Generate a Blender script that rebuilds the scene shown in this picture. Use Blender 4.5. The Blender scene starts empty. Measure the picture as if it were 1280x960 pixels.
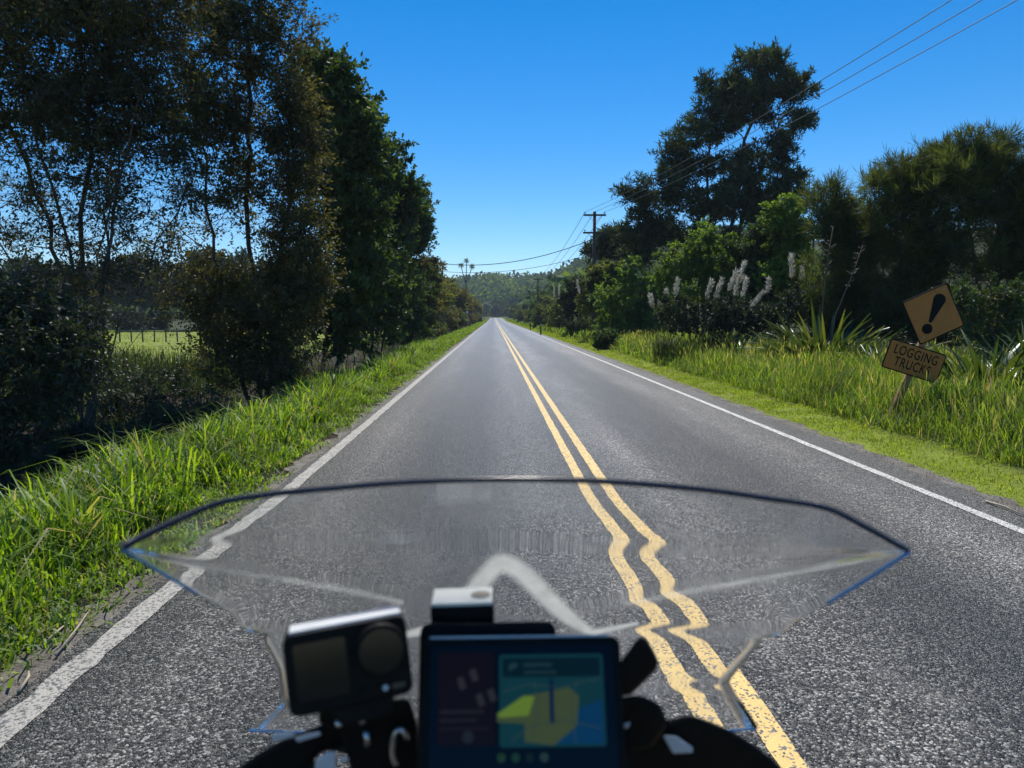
import bpy, bmesh, math, random
import numpy as np
from mathutils import Vector, Matrix, Euler
from mathutils.bvhtree import BVHTree

R = math.radians
sc = bpy.context.scene
COL = sc.collection
rng = np.random.default_rng(7)
random.seed(7)

# ------------------------------------------------------------------ camera
CAM_H, F_PX, PITCH, YAW = 1.6, 930.0, R(5.16), R(1.417)
cam_d = bpy.data.cameras.new('camera')
cam = bpy.data.objects.new('camera', cam_d)
COL.objects.link(cam)
cam.location = (0, 0, CAM_H)
cam.rotation_euler = (R(90) - PITCH, 0, -YAW)
cam_d.sensor_width = 36.0
cam_d.lens = 36.0 * F_PX / 1280.0
cam_d.clip_start = 0.05
cam_d.clip_end = 6000
cam_d.dof.use_dof = True
cam_d.dof.focus_distance = 18.0
cam_d.dof.aperture_fstop = 8.0
sc.camera = cam

# ------------------------------------------------------------------ sky, sun, exposure
SUN_EL, SUN_AZ = R(56), R(4)          # azimuth measured from the road direction to the right
SKY_STRENGTH, SUN_STRENGTH, EXPOSURE = 0.115, 5.0, 0.3
w = bpy.data.worlds.new('World')
sc.world = w
w.use_nodes = True
nt = w.node_tree
bg = nt.nodes['Background']
sky = nt.nodes.new('ShaderNodeTexSky')
sky.sky_type = 'NISHITA'
sky.sun_disc = False
sky.sun_elevation = SUN_EL
sky.sun_rotation = SUN_AZ
sky.altitude = 50
sky.air_density = 0.8
sky.dust_density = 0.0
sky.ozone_density = 3.0
gam = nt.nodes.new('ShaderNodeGamma')
gam.inputs[1].default_value = 1.0
hsv = nt.nodes.new('ShaderNodeHueSaturation')
hsv.inputs['Saturation'].default_value = 1.43
nt.links.new(sky.outputs[0], gam.inputs[0])
nt.links.new(gam.outputs[0], hsv.inputs['Color'])
nt.links.new(hsv.outputs[0], bg.inputs[0])
bg.inputs[1].default_value = SKY_STRENGTH
sun_d = bpy.data.lights.new('sun', 'SUN')
sun_d.energy = SUN_STRENGTH
sun_d.angle = R(0.5)
sun_d.color = (1.0, 0.95, 0.86)
sun = bpy.data.objects.new('sun', sun_d)
COL.objects.link(sun)
SUN_DIR = Vector((math.sin(SUN_AZ) * math.cos(SUN_EL), math.cos(SUN_AZ) * math.cos(SUN_EL), math.sin(SUN_EL)))
sun.rotation_euler = (-SUN_DIR).to_track_quat('-Z', 'Y').to_euler()
sun.location = (0, 0, 60)
sc.view_settings.view_transform = 'Standard'
sc.view_settings.look = 'None'
sc.view_settings.exposure = EXPOSURE
sc.view_settings.gamma = 1.0
sc.view_settings.use_curve_mapping = False
sc.render.engine = 'CYCLES'
sc.cycles.use_denoising = True
sc.cycles.max_bounces = 8
sc.cycles.transmission_bounces = 8
sc.cycles.transparent_max_bounces = 8
sc.cycles.diffuse_bounces = 3
sc.cycles.glossy_bounces = 3
sc.cycles.sample_clamp_indirect = 6.0

# ------------------------------------------------------------------ helpers
_f = Vector((math.sin(YAW) * math.cos(PITCH), math.cos(YAW) * math.cos(PITCH), -math.sin(PITCH)))
_r = Vector((math.cos(YAW), -math.sin(YAW), 0))
_u = _r.cross(_f)


def ray(px, py):
    return _f + _r * ((px - 640) / F_PX) + _u * ((480 - py) / F_PX)


def P(px, py, Y):
    """point seen at a photo pixel, at forward distance Y metres"""
    d = ray(px, py)
    return Vector((0, 0, CAM_H)) + d * (Y / d.y)


def sstep(a, b, x):
    t = np.clip((np.asarray(x, float) - a) / (b - a), 0, 1)
    return t * t * (3 - 2 * t)


def road_z(y):
    return 1.1 * sstep(230, 470, y)


def road_cx(y):
    y = np.asarray(y, float)
    return -np.clip(y - 420, 0, None) ** 2 * 0.0016


def G(x, y):
    """height of the ground"""
    x = np.asarray(x, float)
    y = np.asarray(y, float)
    xr = x - road_cx(y)
    z = np.interp(xr, [-60, -12, -9, -7.2, -5.6, -4.6, -3.6, -2.6, -2.1, -1.9, 4.0, 4.5, 5.3, 6.2, 7.5, 10, 16, 40],
                  [-.35, -.30, -.35, -.55, -.75, -.5, -.08, -.01, -.012, -.05, -.05, -.015, .03, .10, .22, .45, .7, 1.0])
    bump = 0.04 * np.sin(x * 1.7 + np.sin(y * .9)) * np.cos(y * 1.3 + x * .4)
    off = sstep(2.3, 4.5, np.abs(xr - 1.0) - 1.6)
    z = z + bump * off
    z = z + road_z(y)
    # wooded hills closing the valley
    hill = 20 * sstep(470, 660, y) * (0.85 + .25 * np.sin(x * .018 + 1.0)) + 30 * sstep(620, 1100, y)
    hr = 29 * sstep(9, 75, x) * sstep(110, 330, y) + 16 * sstep(60, 320, x)
    hl = 26 * sstep(60, 300, -x) * sstep(150, 420, y)
    z = z + np.maximum(np.maximum(hill, hr), hl)
    return z


def g(x, y):
    return float(G(x, y))


def tag(o, label=None, cat=None, group=None, kind=None):
    if label:
        o['label'] = label
    if cat:
        o['category'] = cat
    if group:
        o['group'] = group
    if kind:
        o['kind'] = kind
    return o


def empty(name, loc=(0, 0, 0), rot=(0, 0, 0)):
    o = bpy.data.objects.new(name, None)
    o.empty_display_size = 0.2
    o.location = loc
    o.rotation_euler = rot
    COL.objects.link(o)
    return o


def link(name, me, mat=None, parent=None):
    o = bpy.data.objects.new(name, me)
    COL.objects.link(o)
    if mat is not None and len(me.materials) == 0:
        me.materials.append(mat)
    if parent is not None:
        o.parent = parent
    return o


def mesh_np(name, V, F, rnd=None, smooth=False):
    V = np.ascontiguousarray(V, np.float32)
    F = np.ascontiguousarray(F, np.int32)
    m, k = F.shape
    me = bpy.data.meshes.new(name)
    me.vertices.add(len(V))
    me.vertices.foreach_set('co', V.ravel())
    me.loops.add(m * k)
    me.loops.foreach_set('vertex_index', F.ravel())
    me.polygons.add(m)
    me.polygons.foreach_set('loop_start', np.arange(0, m * k, k, dtype=np.int32))
    if smooth:
        me.polygons.foreach_set('use_smooth', np.ones(m, bool))
    me.update(calc_edges=True)
    if rnd is not None:
        a = me.attributes.new('rnd', 'FLOAT', 'POINT')
        a.data.foreach_set('value', np.ascontiguousarray(rnd, np.float32))
    return me


def bm_mesh(name, bm, smooth=False):
    me = bpy.data.meshes.new(name)
    bmesh.ops.recalc_face_normals(bm, faces=bm.faces[:])
    bm.to_mesh(me)
    bm.free()
    if smooth:
        me.polygons.foreach_set('use_smooth', np.ones(len(me.polygons), bool))
    return me


def box_bm(sx, sy, sz, bevel=0.0, seg=2, c=(0, 0, 0)):
    bm = bmesh.new()
    bmesh.ops.create_cube(bm, size=1.0)
    for v in bm.verts:
        v.co = Vector((v.co.x * sx + c[0], v.co.y * sy + c[1], v.co.z * sz + c[2]))
    if bevel > 0:
        bmesh.ops.bevel(bm, geom=bm.edges[:], offset=bevel, segments=seg, affect='EDGES', profile=.5)
    return bm


def prism_bm(pts, y0, y1, bevel=0.0, seg=2):
    """outline in x,z extruded along y"""
    bm = bmesh.new()
    a = [bm.verts.new((p[0], y0, p[1])) for p in pts]
    b = [bm.verts.new((p[0], y1, p[1])) for p in pts]
    n = len(pts)
    bm.faces.new(a)
    bm.faces.new(b[::-1])
    for i in range(n):
        bm.faces.new((a[i], b[i], b[(i + 1) % n], a[(i + 1) % n]))
    if bevel > 0:
        bmesh.ops.recalc_face_normals(bm, faces=bm.faces[:])
        bmesh.ops.bevel(bm, geom=bm.edges[:], offset=bevel, segments=seg, affect='EDGES', profile=.5)
    return bm


def tube_np(pts, rad, k=8, cap=True):
    """one smooth tube along a polyline: V,F (quads)"""
    pts = np.asarray(pts, float)
    n = len(pts)
    rad = np.full(n, rad) if np.isscalar(rad) else np.asarray(rad, float)
    tan = np.gradient(pts, axis=0)
    tan /= np.linalg.norm(tan, axis=1)[:, None] + 1e-9
    ref = np.array([0.13, 0.31, 0.94]) if abs(tan[0] @ np.array([0, 0, 1])) < .9 else np.array([1., .1, 0])
    V, F = [], []
    a = np.linspace(0, 2 * np.pi, k, endpoint=False)
    for i in range(n):
        s = np.cross(tan[i], ref)
        s /= np.linalg.norm(s)
        b = np.cross(tan[i], s)
        V.append(pts[i] + rad[i] * (np.cos(a)[:, None] * s + np.sin(a)[:, None] * b))
    for i in range(n - 1):
        for j in range(k):
            F.append((i * k + j, i * k + (j + 1) % k, (i + 1) * k + (j + 1) % k, (i + 1) * k + j))
    V = np.concatenate(V)
    if cap:
        V = np.concatenate([V, pts[:1], pts[-1:]])
        c0, c1 = n * k, n * k + 1
        for j in range(0, k - 1, 2):
            F.append((c0, (j + 2) % k, (j + 1) % k, j))
            o = (n - 1) * k
            F.append((c1, o + j, o + (j + 1) % k, o + (j + 2) % k))
    return V, np.array(F)


def tube(name, pts, rad, mat, parent=None, k=8):
    V, F = tube_np(pts, rad, k)
    return link(name, mesh_np(name, V, F, smooth=True), mat, parent)


def segs_mesh(name, P0, R0, P1, R1, k):
    """many tapered tube pieces in one mesh"""
    P0, P1 = np.asarray(P0), np.asarray(P1)
    R0, R1 = np.asarray(R0)[:, None, None], np.asarray(R1)[:, None, None]
    d = P1 - P0
    L = np.linalg.norm(d, axis=1)[:, None] + 1e-9
    d = d / L
    ref = np.where(np.abs(d[:, 2:3]) < .8, np.array([[0, 0, 1.]]), np.array([[1., 0, 0]]))
    s = np.cross(d, ref)
    s /= np.linalg.norm(s, axis=1)[:, None] + 1e-9
    b = np.cross(d, s)
    a = np.linspace(0, 2 * np.pi, k, endpoint=False)
    ring = np.cos(a)[None, :, None] * s[:, None, :] + np.sin(a)[None, :, None] * b[:, None, :]
    A = P0[:, None, :] + R0 * ring
    B = P1[:, None, :] + R1 * ring
    V = np.concatenate([A, B], axis=1).reshape(-1, 3)
    n = len(P0)
    j = np.arange(k)
    f = np.stack([j, (j + 1) % k, (j + 1) % k + k, j + k], axis=1)
    F = (np.arange(n)[:, None, None] * 2 * k + f[None]).reshape(-1, 4)
    return V, F


def join_np(parts):
    Vs, Fs, o = [], [], 0
    for V, F in parts:
        Vs.append(V)
        Fs.append(F + o)
        o += len(V)
    return np.concatenate(Vs), np.concatenate(Fs)


def unit(v):
    return v / (np.linalg.norm(v, axis=-1, keepdims=True) + 1e-9)


# ------------------------------------------------------------------ materials
def new_mat(name):
    m = bpy.data.materials.new(name)
    m.use_nodes = True
    t = m.node_tree
    t.nodes.clear()
    out = t.nodes.new('ShaderNodeOutputMaterial')
    return m, t, out


def N(t, typ, **kw):
    n = t.nodes.new(typ)
    for k, v in kw.items():
        if k.startswith('i_'):
            key = k[2:]
            n.inputs[int(key) if key.isdigit() else key].default_value = v
        else:
            setattr(n, k, v)
    return n


def L(t, a, b):
    t.links.new(a, b)


def ramp(t, stops):
    n = t.nodes.new('ShaderNodeValToRGB')
    e = n.color_ramp.elements
    while len(e) < len(stops):
        e.new(0.5)
    for i, (p, c) in enumerate(stops):
        e[i].position = p
        e[i].color = (*c, 1) if len(c) == 3 else c
    return n


def mat_plain(name, col, rough=.5, metal=0.0, var=.15, scale=40.0, coat=0.0, bump=0.0, spec=.5):
    m, t, out = new_mat(name)
    p = N(t, 'ShaderNodeBsdfPrincipled')
    tc = N(t, 'ShaderNodeTexCoord')
    nz = N(t, 'ShaderNodeTexNoise', i_Scale=scale, i_Detail=5.0)
    L(t, tc.outputs['Object'], nz.inputs['Vector'])
    lo = tuple(c * (1 - var) for c in col)
    hi = tuple(min(1, c * (1 + var)) for c in col)
    r = ramp(t, [(.3, lo), (.7, hi)])
    L(t, nz.outputs[0], r.inputs[0])
    L(t, r.outputs[0], p.inputs['Base Color'])
    p.inputs['Roughness'].default_value = rough
    p.inputs['Metallic'].default_value = metal
    p.inputs['Specular IOR Level'].default_value = spec
    p.inputs['Coat Weight'].default_value = coat
    if bump:
        b = N(t, 'ShaderNodeBump', i_Strength=bump, i_Distance=.01)
        L(t, nz.outputs[0], b.inputs['Height'])
        L(t, b.outputs[0], p.inputs['Normal'])
    L(t, p.outputs[0], out.inputs[0])
    return m


def mat_leaf(name, stops, trans=.35, gloss=.06, rough=.55, nscale=.7, nvar=.35, tcol=(1.25, 1.2, .5)):
    m, t, out = new_mat(name)
    at = N(t, 'ShaderNodeAttribute', attribute_name='rnd')
    r = ramp(t, stops)
    L(t, at.outputs['Fac'], r.inputs[0])
    tc = N(t, 'ShaderNodeTexCoord')
    nz = N(t, 'ShaderNodeTexNoise', i_Scale=nscale, i_Detail=2.0)
    L(t, tc.outputs['Object'], nz.inputs['Vector'])
    mr = N(t, 'ShaderNodeMapRange', i_1=.3, i_2=.7, i_3=1 - nvar, i_4=1 + nvar)
    L(t, nz.outputs[0], mr.inputs[0])
    mx = N(t, 'ShaderNodeMix', data_type='RGBA', blend_type='MULTIPLY')
    mx.inputs[0].default_value = 1.0
    L(t, r.outputs[0], mx.inputs[6])
    L(t, mr.outputs[0], mx.inputs[7])
    df = N(t, 'ShaderNodeBsdfDiffuse')
    L(t, mx.outputs[2], df.inputs[0])
    tl = N(t, 'ShaderNodeBsdfTranslucent')
    mt = N(t, 'ShaderNodeMix', data_type='RGBA', blend_type='MULTIPLY')
    mt.inputs[0].default_value = 1.0
    mt.inputs[7].default_value = (*tcol, 1)
    L(t, mx.outputs[2], mt.inputs[6])
    L(t, mt.outputs[2], tl.inputs[0])
    ms = N(t, 'ShaderNodeMixShader')
    ms.inputs[0].default_value = trans
    L(t, df.outputs[0], ms.inputs[1])
    L(t, tl.outputs[0], ms.inputs[2])
    gl = N(t, 'ShaderNodeBsdfGlossy')
    gl.inputs['Roughness'].default_value = rough
    gl.inputs[0].default_value = (.9, .95, 1, 1)
    m2 = N(t, 'ShaderNodeMixShader')
    m2.inputs[0].default_value = gloss * .45
    L(t, ms.outputs[0], m2.inputs[1])
    L(t, gl.outputs[0], m2.inputs[2])
    L(t, m2.outputs[0], out.inputs[0])
    return m


M = {}
M['bark'] = mat_plain('bark', (.075, .06, .05), .9, var=.5, scale=9, bump=.6)
M['bark_pale'] = mat_plain('bark_pale', (.15, .13, .11), .9, var=.45, scale=9, bump=.6)
M['leaf_kanuka'] = mat_leaf('leaf_kanuka', [(0, (.020, .022, .010)), (.5, (.058, .062, .022)), (.85, (.11, .108, .038)), (1, (.15, .12, .055))], .46)
M['leaf_brown'] = mat_leaf('leaf_brown', [(0, (.028, .024, .012)), (.5, (.082, .080, .030)), (.85, (.15, .142, .054)), (1, (.19, .155, .075))], .46)
M['leaf_green'] = mat_leaf('leaf_green', [(0, (.022, .040, .012)), (.5, (.052, .090, .021)), (1, (.11, .165, .034))], .45, gloss=.07)
M['leaf_olive'] = mat_leaf('leaf_olive', [(0, (.050, .066, .018)), (.5, (.105, .130, .034)), (.9, (.175, .195, .05)), (1, (.23, .18, .07))], .5)
M['leaf_light'] = mat_leaf('leaf_light', [(0, (.060, .110, .020)), (.5, (.125, .21, .036)), (1, (.21, .30, .055))], .5)
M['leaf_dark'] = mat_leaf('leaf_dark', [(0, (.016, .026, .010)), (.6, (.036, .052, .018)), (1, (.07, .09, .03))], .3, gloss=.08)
M['needle_oak'] = mat_leaf('needle_oak', [(0, (.018, .028, .010)), (.5, (.070, .092, .026)), (1, (.15, .175, .046))], .46, gloss=.05)
M['needle_pine'] = mat_leaf('needle_pine', [(0, (.012, .022, .010)), (.6, (.045, .068, .026)), (1, (.10, .13, .05))], .35, gloss=.05)
M['leaf_far'] = mat_leaf('leaf_far', [(0, (.028, .050, .018)), (.5, (.075, .125, .034)), (1, (.16, .21, .06))], .4, gloss=.02, nscale=.02, nvar=.5)
M['leaf_hazel'] = mat_leaf('leaf_hazel', [(0, (.06, .066, .018)), (.5, (.13, .125, .030)), (.85, (.21, .17, .04)), (1, (.30, .17, .05))], .48)
M['grass_left'] = mat_leaf('grass_left', [(0, (.070, .140, .008)), (.5, (.150, .265, .014)), (.87, (.25, .37, .026)), (.94, (.30, .29, .10)), (1, (.34, .28, .16))], .6, gloss=.06, nscale=1.2, nvar=.35, tcol=(1.25, 1.2, .5))
M['grass_tall'] = mat_leaf('grass_tall', [(0, (.065, .115, .014)), (.5, (.135, .225, .026)), (.84, (.22, .30, .042)), (.96, (.33, .32, .12)), (1, (.38, .28, .20))], .62, gloss=.04, nscale=.9, nvar=.35)
M['grass_mown'] = mat_leaf('grass_mown', [(0, (.14, .21, .012)), (.6, (.25, .33, .020)), (1, (.36, .41, .05))], .5, gloss=.03, nscale=2, nvar=.25)
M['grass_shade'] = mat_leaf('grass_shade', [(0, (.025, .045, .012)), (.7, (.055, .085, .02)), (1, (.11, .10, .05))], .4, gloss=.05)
M['flax'] = mat_leaf('flax', [(0, (.026, .050, .012)), (.5, (.060, .096, .020)), (.9, (.12, .155, .030)), (1, (.18, .19, .05))], .38, gloss=.10, rough=.32, nscale=1.0, nvar=.3)
M['plume'] = mat_leaf('plume', [(0, (.34, .32, .28)), (.6, (.54, .52, .46)), (1, (.70, .68, .62))], .4, gloss=.02, tcol=(1, 1, .95))
M['stalk'] = mat_plain('stalk', (.10, .075, .05), .8, var=.4)
M['dry'] = mat_plain('dry_wood', (.36, .30, .22), .8, var=.3, scale=30)
M['black'] = mat_plain('black_plastic', (.0075, .0065, .0058), .5, var=.3, scale=60, bump=.1, spec=.12)
M['gloss_black'] = mat_plain('gloss_black', (.006, .006, .008), .12, var=.2, spec=.25)
M['rubber'] = mat_plain('rubber', (.02, .02, .02), .8, var=.2)
M['metal'] = mat_plain('metal', (.62, .62, .64), .28, metal=1.0, var=.1)
M['silver'] = mat_plain('silver_plastic', (.55, .56, .58), .35, var=.06)
M['cream'] = mat_plain('cream_plastic', (.78, .74, .62), .45, var=.05)
M['navy'] = mat_plain('navy_edge', (.010, .014, .030), .22, var=.2)
M['blue_edge'] = mat_plain('blue_edge', (.04, .26, .62), .3, var=.15, scale=80)
M['wire'] = mat_plain('wire', (.05, .05, .055), .6, var=.2)
M['pole_wood'] = mat_plain('pole_wood', (.085, .068, .055), .9, var=.45, scale=8, bump=.4)
M['insulator'] = mat_plain('insulator', (.06, .05, .05), .3, var=.2)
M['sign_black'] = mat_plain('sign_black', (.008, .008, .008), .6, var=.3, spec=.12)
M['steel_grey'] = mat_plain('steel_grey', (.35, .36, .37), .5, metal=.6, var=.2)
M['white_paint'] = mat_plain('sign_white', (.75, .75, .72), .5, var=.08)
M['red_paint'] = mat_plain('sign_red', (.5, .04, .03), .5, var=.1)


def mat_sign(name, col):
    m, t, out = new_mat(name)
    p = N(t, 'ShaderNodeBsdfPrincipled', i_Roughness=.45)
    tc = N(t, 'ShaderNodeTexCoord')
    n1 = N(t, 'ShaderNodeTexNoise', i_Scale=3.5, i_Detail=6.0)
    n2 = N(t, 'ShaderNodeTexNoise', i_Scale=26.0, i_Detail=6.0)
    L(t, tc.outputs['Object'], n1.inputs['Vector'])
    L(t, tc.outputs['Object'], n2.inputs['Vector'])
    r1 = ramp(t, [(.35, tuple(c * .78 for c in col)), (.65, col)])
    L(t, n1.outputs[0], r1.inputs[0])
    r2 = ramp(t, [(.60, (0, 0, 0)), (.72, (1, 1, 1))])
    L(t, n2.outputs[0], r2.inputs[0])
    mx = N(t, 'ShaderNodeMix', data_type='RGBA')
    L(t, r2.outputs[0], mx.inputs[0])
    L(t, r1.outputs[0], mx.inputs[6])
    mx.inputs[7].default_value = (*(c * .55 for c in col), 1)
    L(t, mx.outputs[2], p.inputs['Base Color'])
    L(t, p.outputs[0], out.inputs[0])
    return m


M['sign_orange'] = mat_sign('sign_orange', (.52, .165, .010))
M['sign_yellow'] = mat_sign('sign_yellow', (.85, .50, .03))


def mat_post():
    m, t, out = new_mat('painted_timber')
    p = N(t, 'ShaderNodeBsdfPrincipled', i_Roughness=.8)
    tc = N(t, 'ShaderNodeTexCoord')
    mp = N(t, 'ShaderNodeMapping')
    mp.inputs['Scale'].default_value = (14, 14, 2.5)
    L(t, tc.outputs['Object'], mp.inputs[0])
    n1 = N(t, 'ShaderNodeTexNoise', i_Scale=2.0, i_Detail=7.0)
    L(t, mp.outputs[0], n1.inputs['Vector'])
    r1 = ramp(t, [(.35, (.16, .09, .05)), (.5, (.38, .19, .08)), (.72, (.50, .32, .18))])
    L(t, n1.outputs[0], r1.inputs[0])
    L(t, r1.outputs[0], p.inputs['Base Color'])
    L(t, p.outputs[0], out.inputs[0])
    return m


M['post'] = mat_post()


def chip_nodes(t, tc):
    """speckle of stone chips: colour socket and bump height socket"""
    v1 = N(t, 'ShaderNodeTexVoronoi', i_Scale=96.0)
    v1.feature = 'F1'
    L(t, tc.outputs['Object'], v1.inputs['Vector'])
    v2 = N(t, 'ShaderNodeTexVoronoi', i_Scale=38.0)
    L(t, tc.outputs['Object'], v2.inputs['Vector'])
    sep = N(t, 'ShaderNodeSeparateColor')
    L(t, v1.outputs['Color'], sep.inputs[0])
    return v1, v2, sep


def mat_road():
    m, t, out = new_mat('chip_seal')
    p = N(t, 'ShaderNodeBsdfPrincipled', i_Roughness=.43)
    tc = N(t, 'ShaderNodeTexCoord')
    v1, v2, sep = chip_nodes(t, tc)
    r1 = ramp(t, [(0, (.005, .0045, .004)), (.45, (.023, .021, .0185)), (.8, (.078, .072, .065)), (1, (.28, .263, .242))])
    L(t, sep.outputs[0], r1.inputs[0])
    # wheel paths run along the lanes
    sx = N(t, 'ShaderNodeSeparateXYZ')
    L(t, tc.outputs['Object'], sx.inputs[0])
    wob = N(t, 'ShaderNodeTexNoise', i_Scale=.12, i_Detail=2.0)
    L(t, tc.outputs['Object'], wob.inputs['Vector'])
    wm = N(t, 'ShaderNodeMath', operation='MULTIPLY_ADD', i_1=.7, i_2=-.35)
    L(t, wob.outputs[0], wm.inputs[0])
    ax = N(t, 'ShaderNodeMath', operation='ADD')
    L(t, sx.outputs[0], ax.inputs[0])
    L(t, wm.outputs[0], ax.inputs[1])
    mr = N(t, 'ShaderNodeMapRange', i_1=-2.4, i_2=4.6, i_3=0.0, i_4=1.0)
    L(t, ax.outputs[0], mr.inputs[0])

    def lx(x):
        return (x + 2.4) / 7.0
    band = ramp(t, [(lx(-2.0), (.8,) * 3), (lx(-1.4), (1.4,) * 3), (lx(-.8), (.55,) * 3), (lx(-.15), (.50,) * 3), (lx(.45), (1.7,) * 3),
                    (lx(1.0), (1.2,) * 3), (lx(1.5), (2.1,) * 3), (lx(2.15), (.58,) * 3), (lx(2.7), (.54,) * 3), (lx(3.3), (1.95,) * 3), (lx(4.2), (.9,) * 3)])
    L(t, mr.outputs[0], band.inputs[0])
    mp = N(t, 'ShaderNodeMapping')
    mp.inputs['Scale'].default_value = (1.5, .16, 1)
    L(t, tc.outputs['Object'], mp.inputs[0])
    pat = N(t, 'ShaderNodeTexNoise', i_Scale=1.0, i_Detail=6.0, i_Roughness=.62)
    L(t, mp.outputs[0], pat.inputs['Vector'])
    pr = ramp(t, [(.28, (.62,) * 3), (.5, (1.0,) * 3), (.72, (1.6,) * 3)])
    L(t, pat.outputs[0], pr.inputs[0])
    a = N(t, 'ShaderNodeMix', data_type='RGBA', blend_type='MULTIPLY')
    a.inputs[0].default_value = 1
    L(t, r1.outputs[0], a.inputs[6])
    L(t, band.outputs[0], a.inputs[7])
    b = N(t, 'ShaderNodeMix', data_type='RGBA', blend_type='MULTIPLY')
    b.inputs[0].default_value = 1
    L(t, a.outputs[2], b.inputs[6])
    L(t, pr.outputs[0], b.inputs[7])
    # pale flushed scuffs beside the centre line
    sc1 = N(t, 'ShaderNodeTexNoise', i_Scale=1.0, i_Detail=8.0, i_Roughness=.7)
    mp2 = N(t, 'ShaderNodeMapping')
    mp2.inputs['Scale'].default_value = (2.6, .9, 1)
    L(t, tc.outputs['Object'], mp2.inputs[0])
    L(t, mp2.outputs[0], sc1.inputs['Vector'])
    scr = ramp(t, [(.56, (0,) * 3), (.70, (1,) * 3)])
    L(t, sc1.outputs[0], scr.inputs[0])
    zone = ramp(t, [(lx(1.1), (0,) * 3), (lx(1.3), (1,) * 3), (lx(1.65), (.8,) * 3), (lx(2.2), (0,) * 3)])
    L(t, mr.outputs[0], zone.inputs[0])
    zm = N(t, 'ShaderNodeMath', operation='MULTIPLY')
    L(t, scr.outputs[0], zm.inputs[0])
    L(t, zone.outputs[0], zm.inputs[1])
    zc = N(t, 'ShaderNodeMath', operation='MULTIPLY', i_1=.7)
    L(t, zm.outputs[0], zc.inputs[0])
    c = N(t, 'ShaderNodeMix', data_type='RGBA')
    L(t, zc.outputs[0], c.inputs[0])
    L(t, b.outputs[2], c.inputs[6])
    c.inputs[7].default_value = (.27, .26, .24, 1)
    L(t, c.outputs[2], p.inputs['Base Color'])
    bm = N(t, 'ShaderNodeBump', i_Strength=1.0, i_Distance=.010)
    bm.invert = True
    L(t, v1.outputs['Distance'], bm.inputs['Height'])
    L(t, bm.outputs[0], p.inputs['Normal'])
    L(t, p.outputs[0], out.inputs[0])
    return m


def mat_marking(name, col, wear):
    m, t, out = new_mat(name)
    p = N(t, 'ShaderNodeBsdfPrincipled', i_Roughness=.6)
    tc = N(t, 'ShaderNodeTexCoord')
    v1, v2, sep = chip_nodes(t, tc)
    chips = ramp(t, [(0, (.025, .025, .026)), (1, (.15, .15, .15))])
    L(t, sep.outputs[1], chips.inputs[0])
    n1 = N(t, 'ShaderNodeTexNoise', i_Scale=6.0, i_Detail=8.0, i_Roughness=.7)
    L(t, tc.outputs['Object'], n1.inputs['Vector'])
    pc = ramp(t, [(.3, tuple(c * .80 for c in col)), (.7, col)])
    L(t, n1.outputs[0], pc.inputs[0])
    ad = N(t, 'ShaderNodeMath', operation='MULTIPLY_ADD', i_1=.55)
    L(t, n1.outputs[0], ad.inputs[0])
    L(t, sep.outputs[0], ad.inputs[2])
    msk = ramp(t, [(0, (0,) * 3), (1, (1,) * 3)])
    msk.color_ramp.elements[0].position = wear
    msk.color_ramp.elements[1].position = wear + .06
    sc_ = N(t, 'ShaderNodeMath', operation='MULTIPLY', i_1=.66)
    L(t, ad.outputs[0], sc_.inputs[0])
    L(t, sc_.outputs[0], msk.inputs[0])
    mx = N(t, 'ShaderNodeMix', data_type='RGBA')
    L(t, msk.outputs[0], mx.inputs[0])
    L(t, chips.outputs[0], mx.inputs[6])
    L(t, pc.outputs[0], mx.inputs[7])
    L(t, mx.outputs[2], p.inputs['Base Color'])
    b = N(t, 'ShaderNodeBump', i_Strength=.6, i_Distance=.004)
    b.invert = True
    L(t, v1.outputs['Distance'], b.inputs['Height'])
    L(t, b.outputs[0], p.inputs['Normal'])
    L(t, p.outputs[0], out.inputs[0])
    return m


def mat_ground():
    m, t, out = new_mat('ground_soil_and_grass')
    p = N(t, 'ShaderNodeBsdfPrincipled', i_Roughness=.95)
    p.inputs['Specular IOR Level'].default_value = .15
    at = N(t, 'ShaderNodeAttribute', attribute_name='Col')
    tc = N(t, 'ShaderNodeTexCoord')
    n1 = N(t, 'ShaderNodeTexNoise', i_Scale=.35, i_Detail=8.0, i_Roughness=.7)
    n2 = N(t, 'ShaderNodeTexNoise', i_Scale=14.0, i_Detail=8.0, i_Roughness=.75)
    L(t, tc.outputs['Object'], n1.inputs['Vector'])
    L(t, tc.outputs['Object'], n2.inputs['Vector'])
    r1 = ramp(t, [(.3, (.75, .72, .7)), (.7, (1.25, 1.2, 1.1))])
    r2 = ramp(t, [(.3, (.6, .6, .6)), (.7, (1.4, 1.4, 1.4))])
    L(t, n1.outputs[0], r1.inputs[0])
    L(t, n2.outputs[0], r2.inputs[0])
    a = N(t, 'ShaderNodeMix', data_type='RGBA', blend_type='MULTIPLY')
    a.inputs[0].default_value = 1
    L(t, at.outputs['Color'], a.inputs[6])
    L(t, r1.outputs[0], a.inputs[7])
    b = N(t, 'ShaderNodeMix', data_type='RGBA', blend_type='MULTIPLY')
    b.inputs[0].default_value = 1
    L(t, a.outputs[2], b.inputs[6])
    L(t, r2.outputs[0], b.inputs[7])
    L(t, b.outputs[2], p.inputs['Base Color'])
    bm = N(t, 'ShaderNodeBump', i_Strength=.8, i_Distance=.04)
    L(t, n2.outputs[0], bm.inputs['Height'])
    L(t, bm.outputs[0], p.inputs['Normal'])
    L(t, p.outputs[0], out.inputs[0])
    return m


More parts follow.
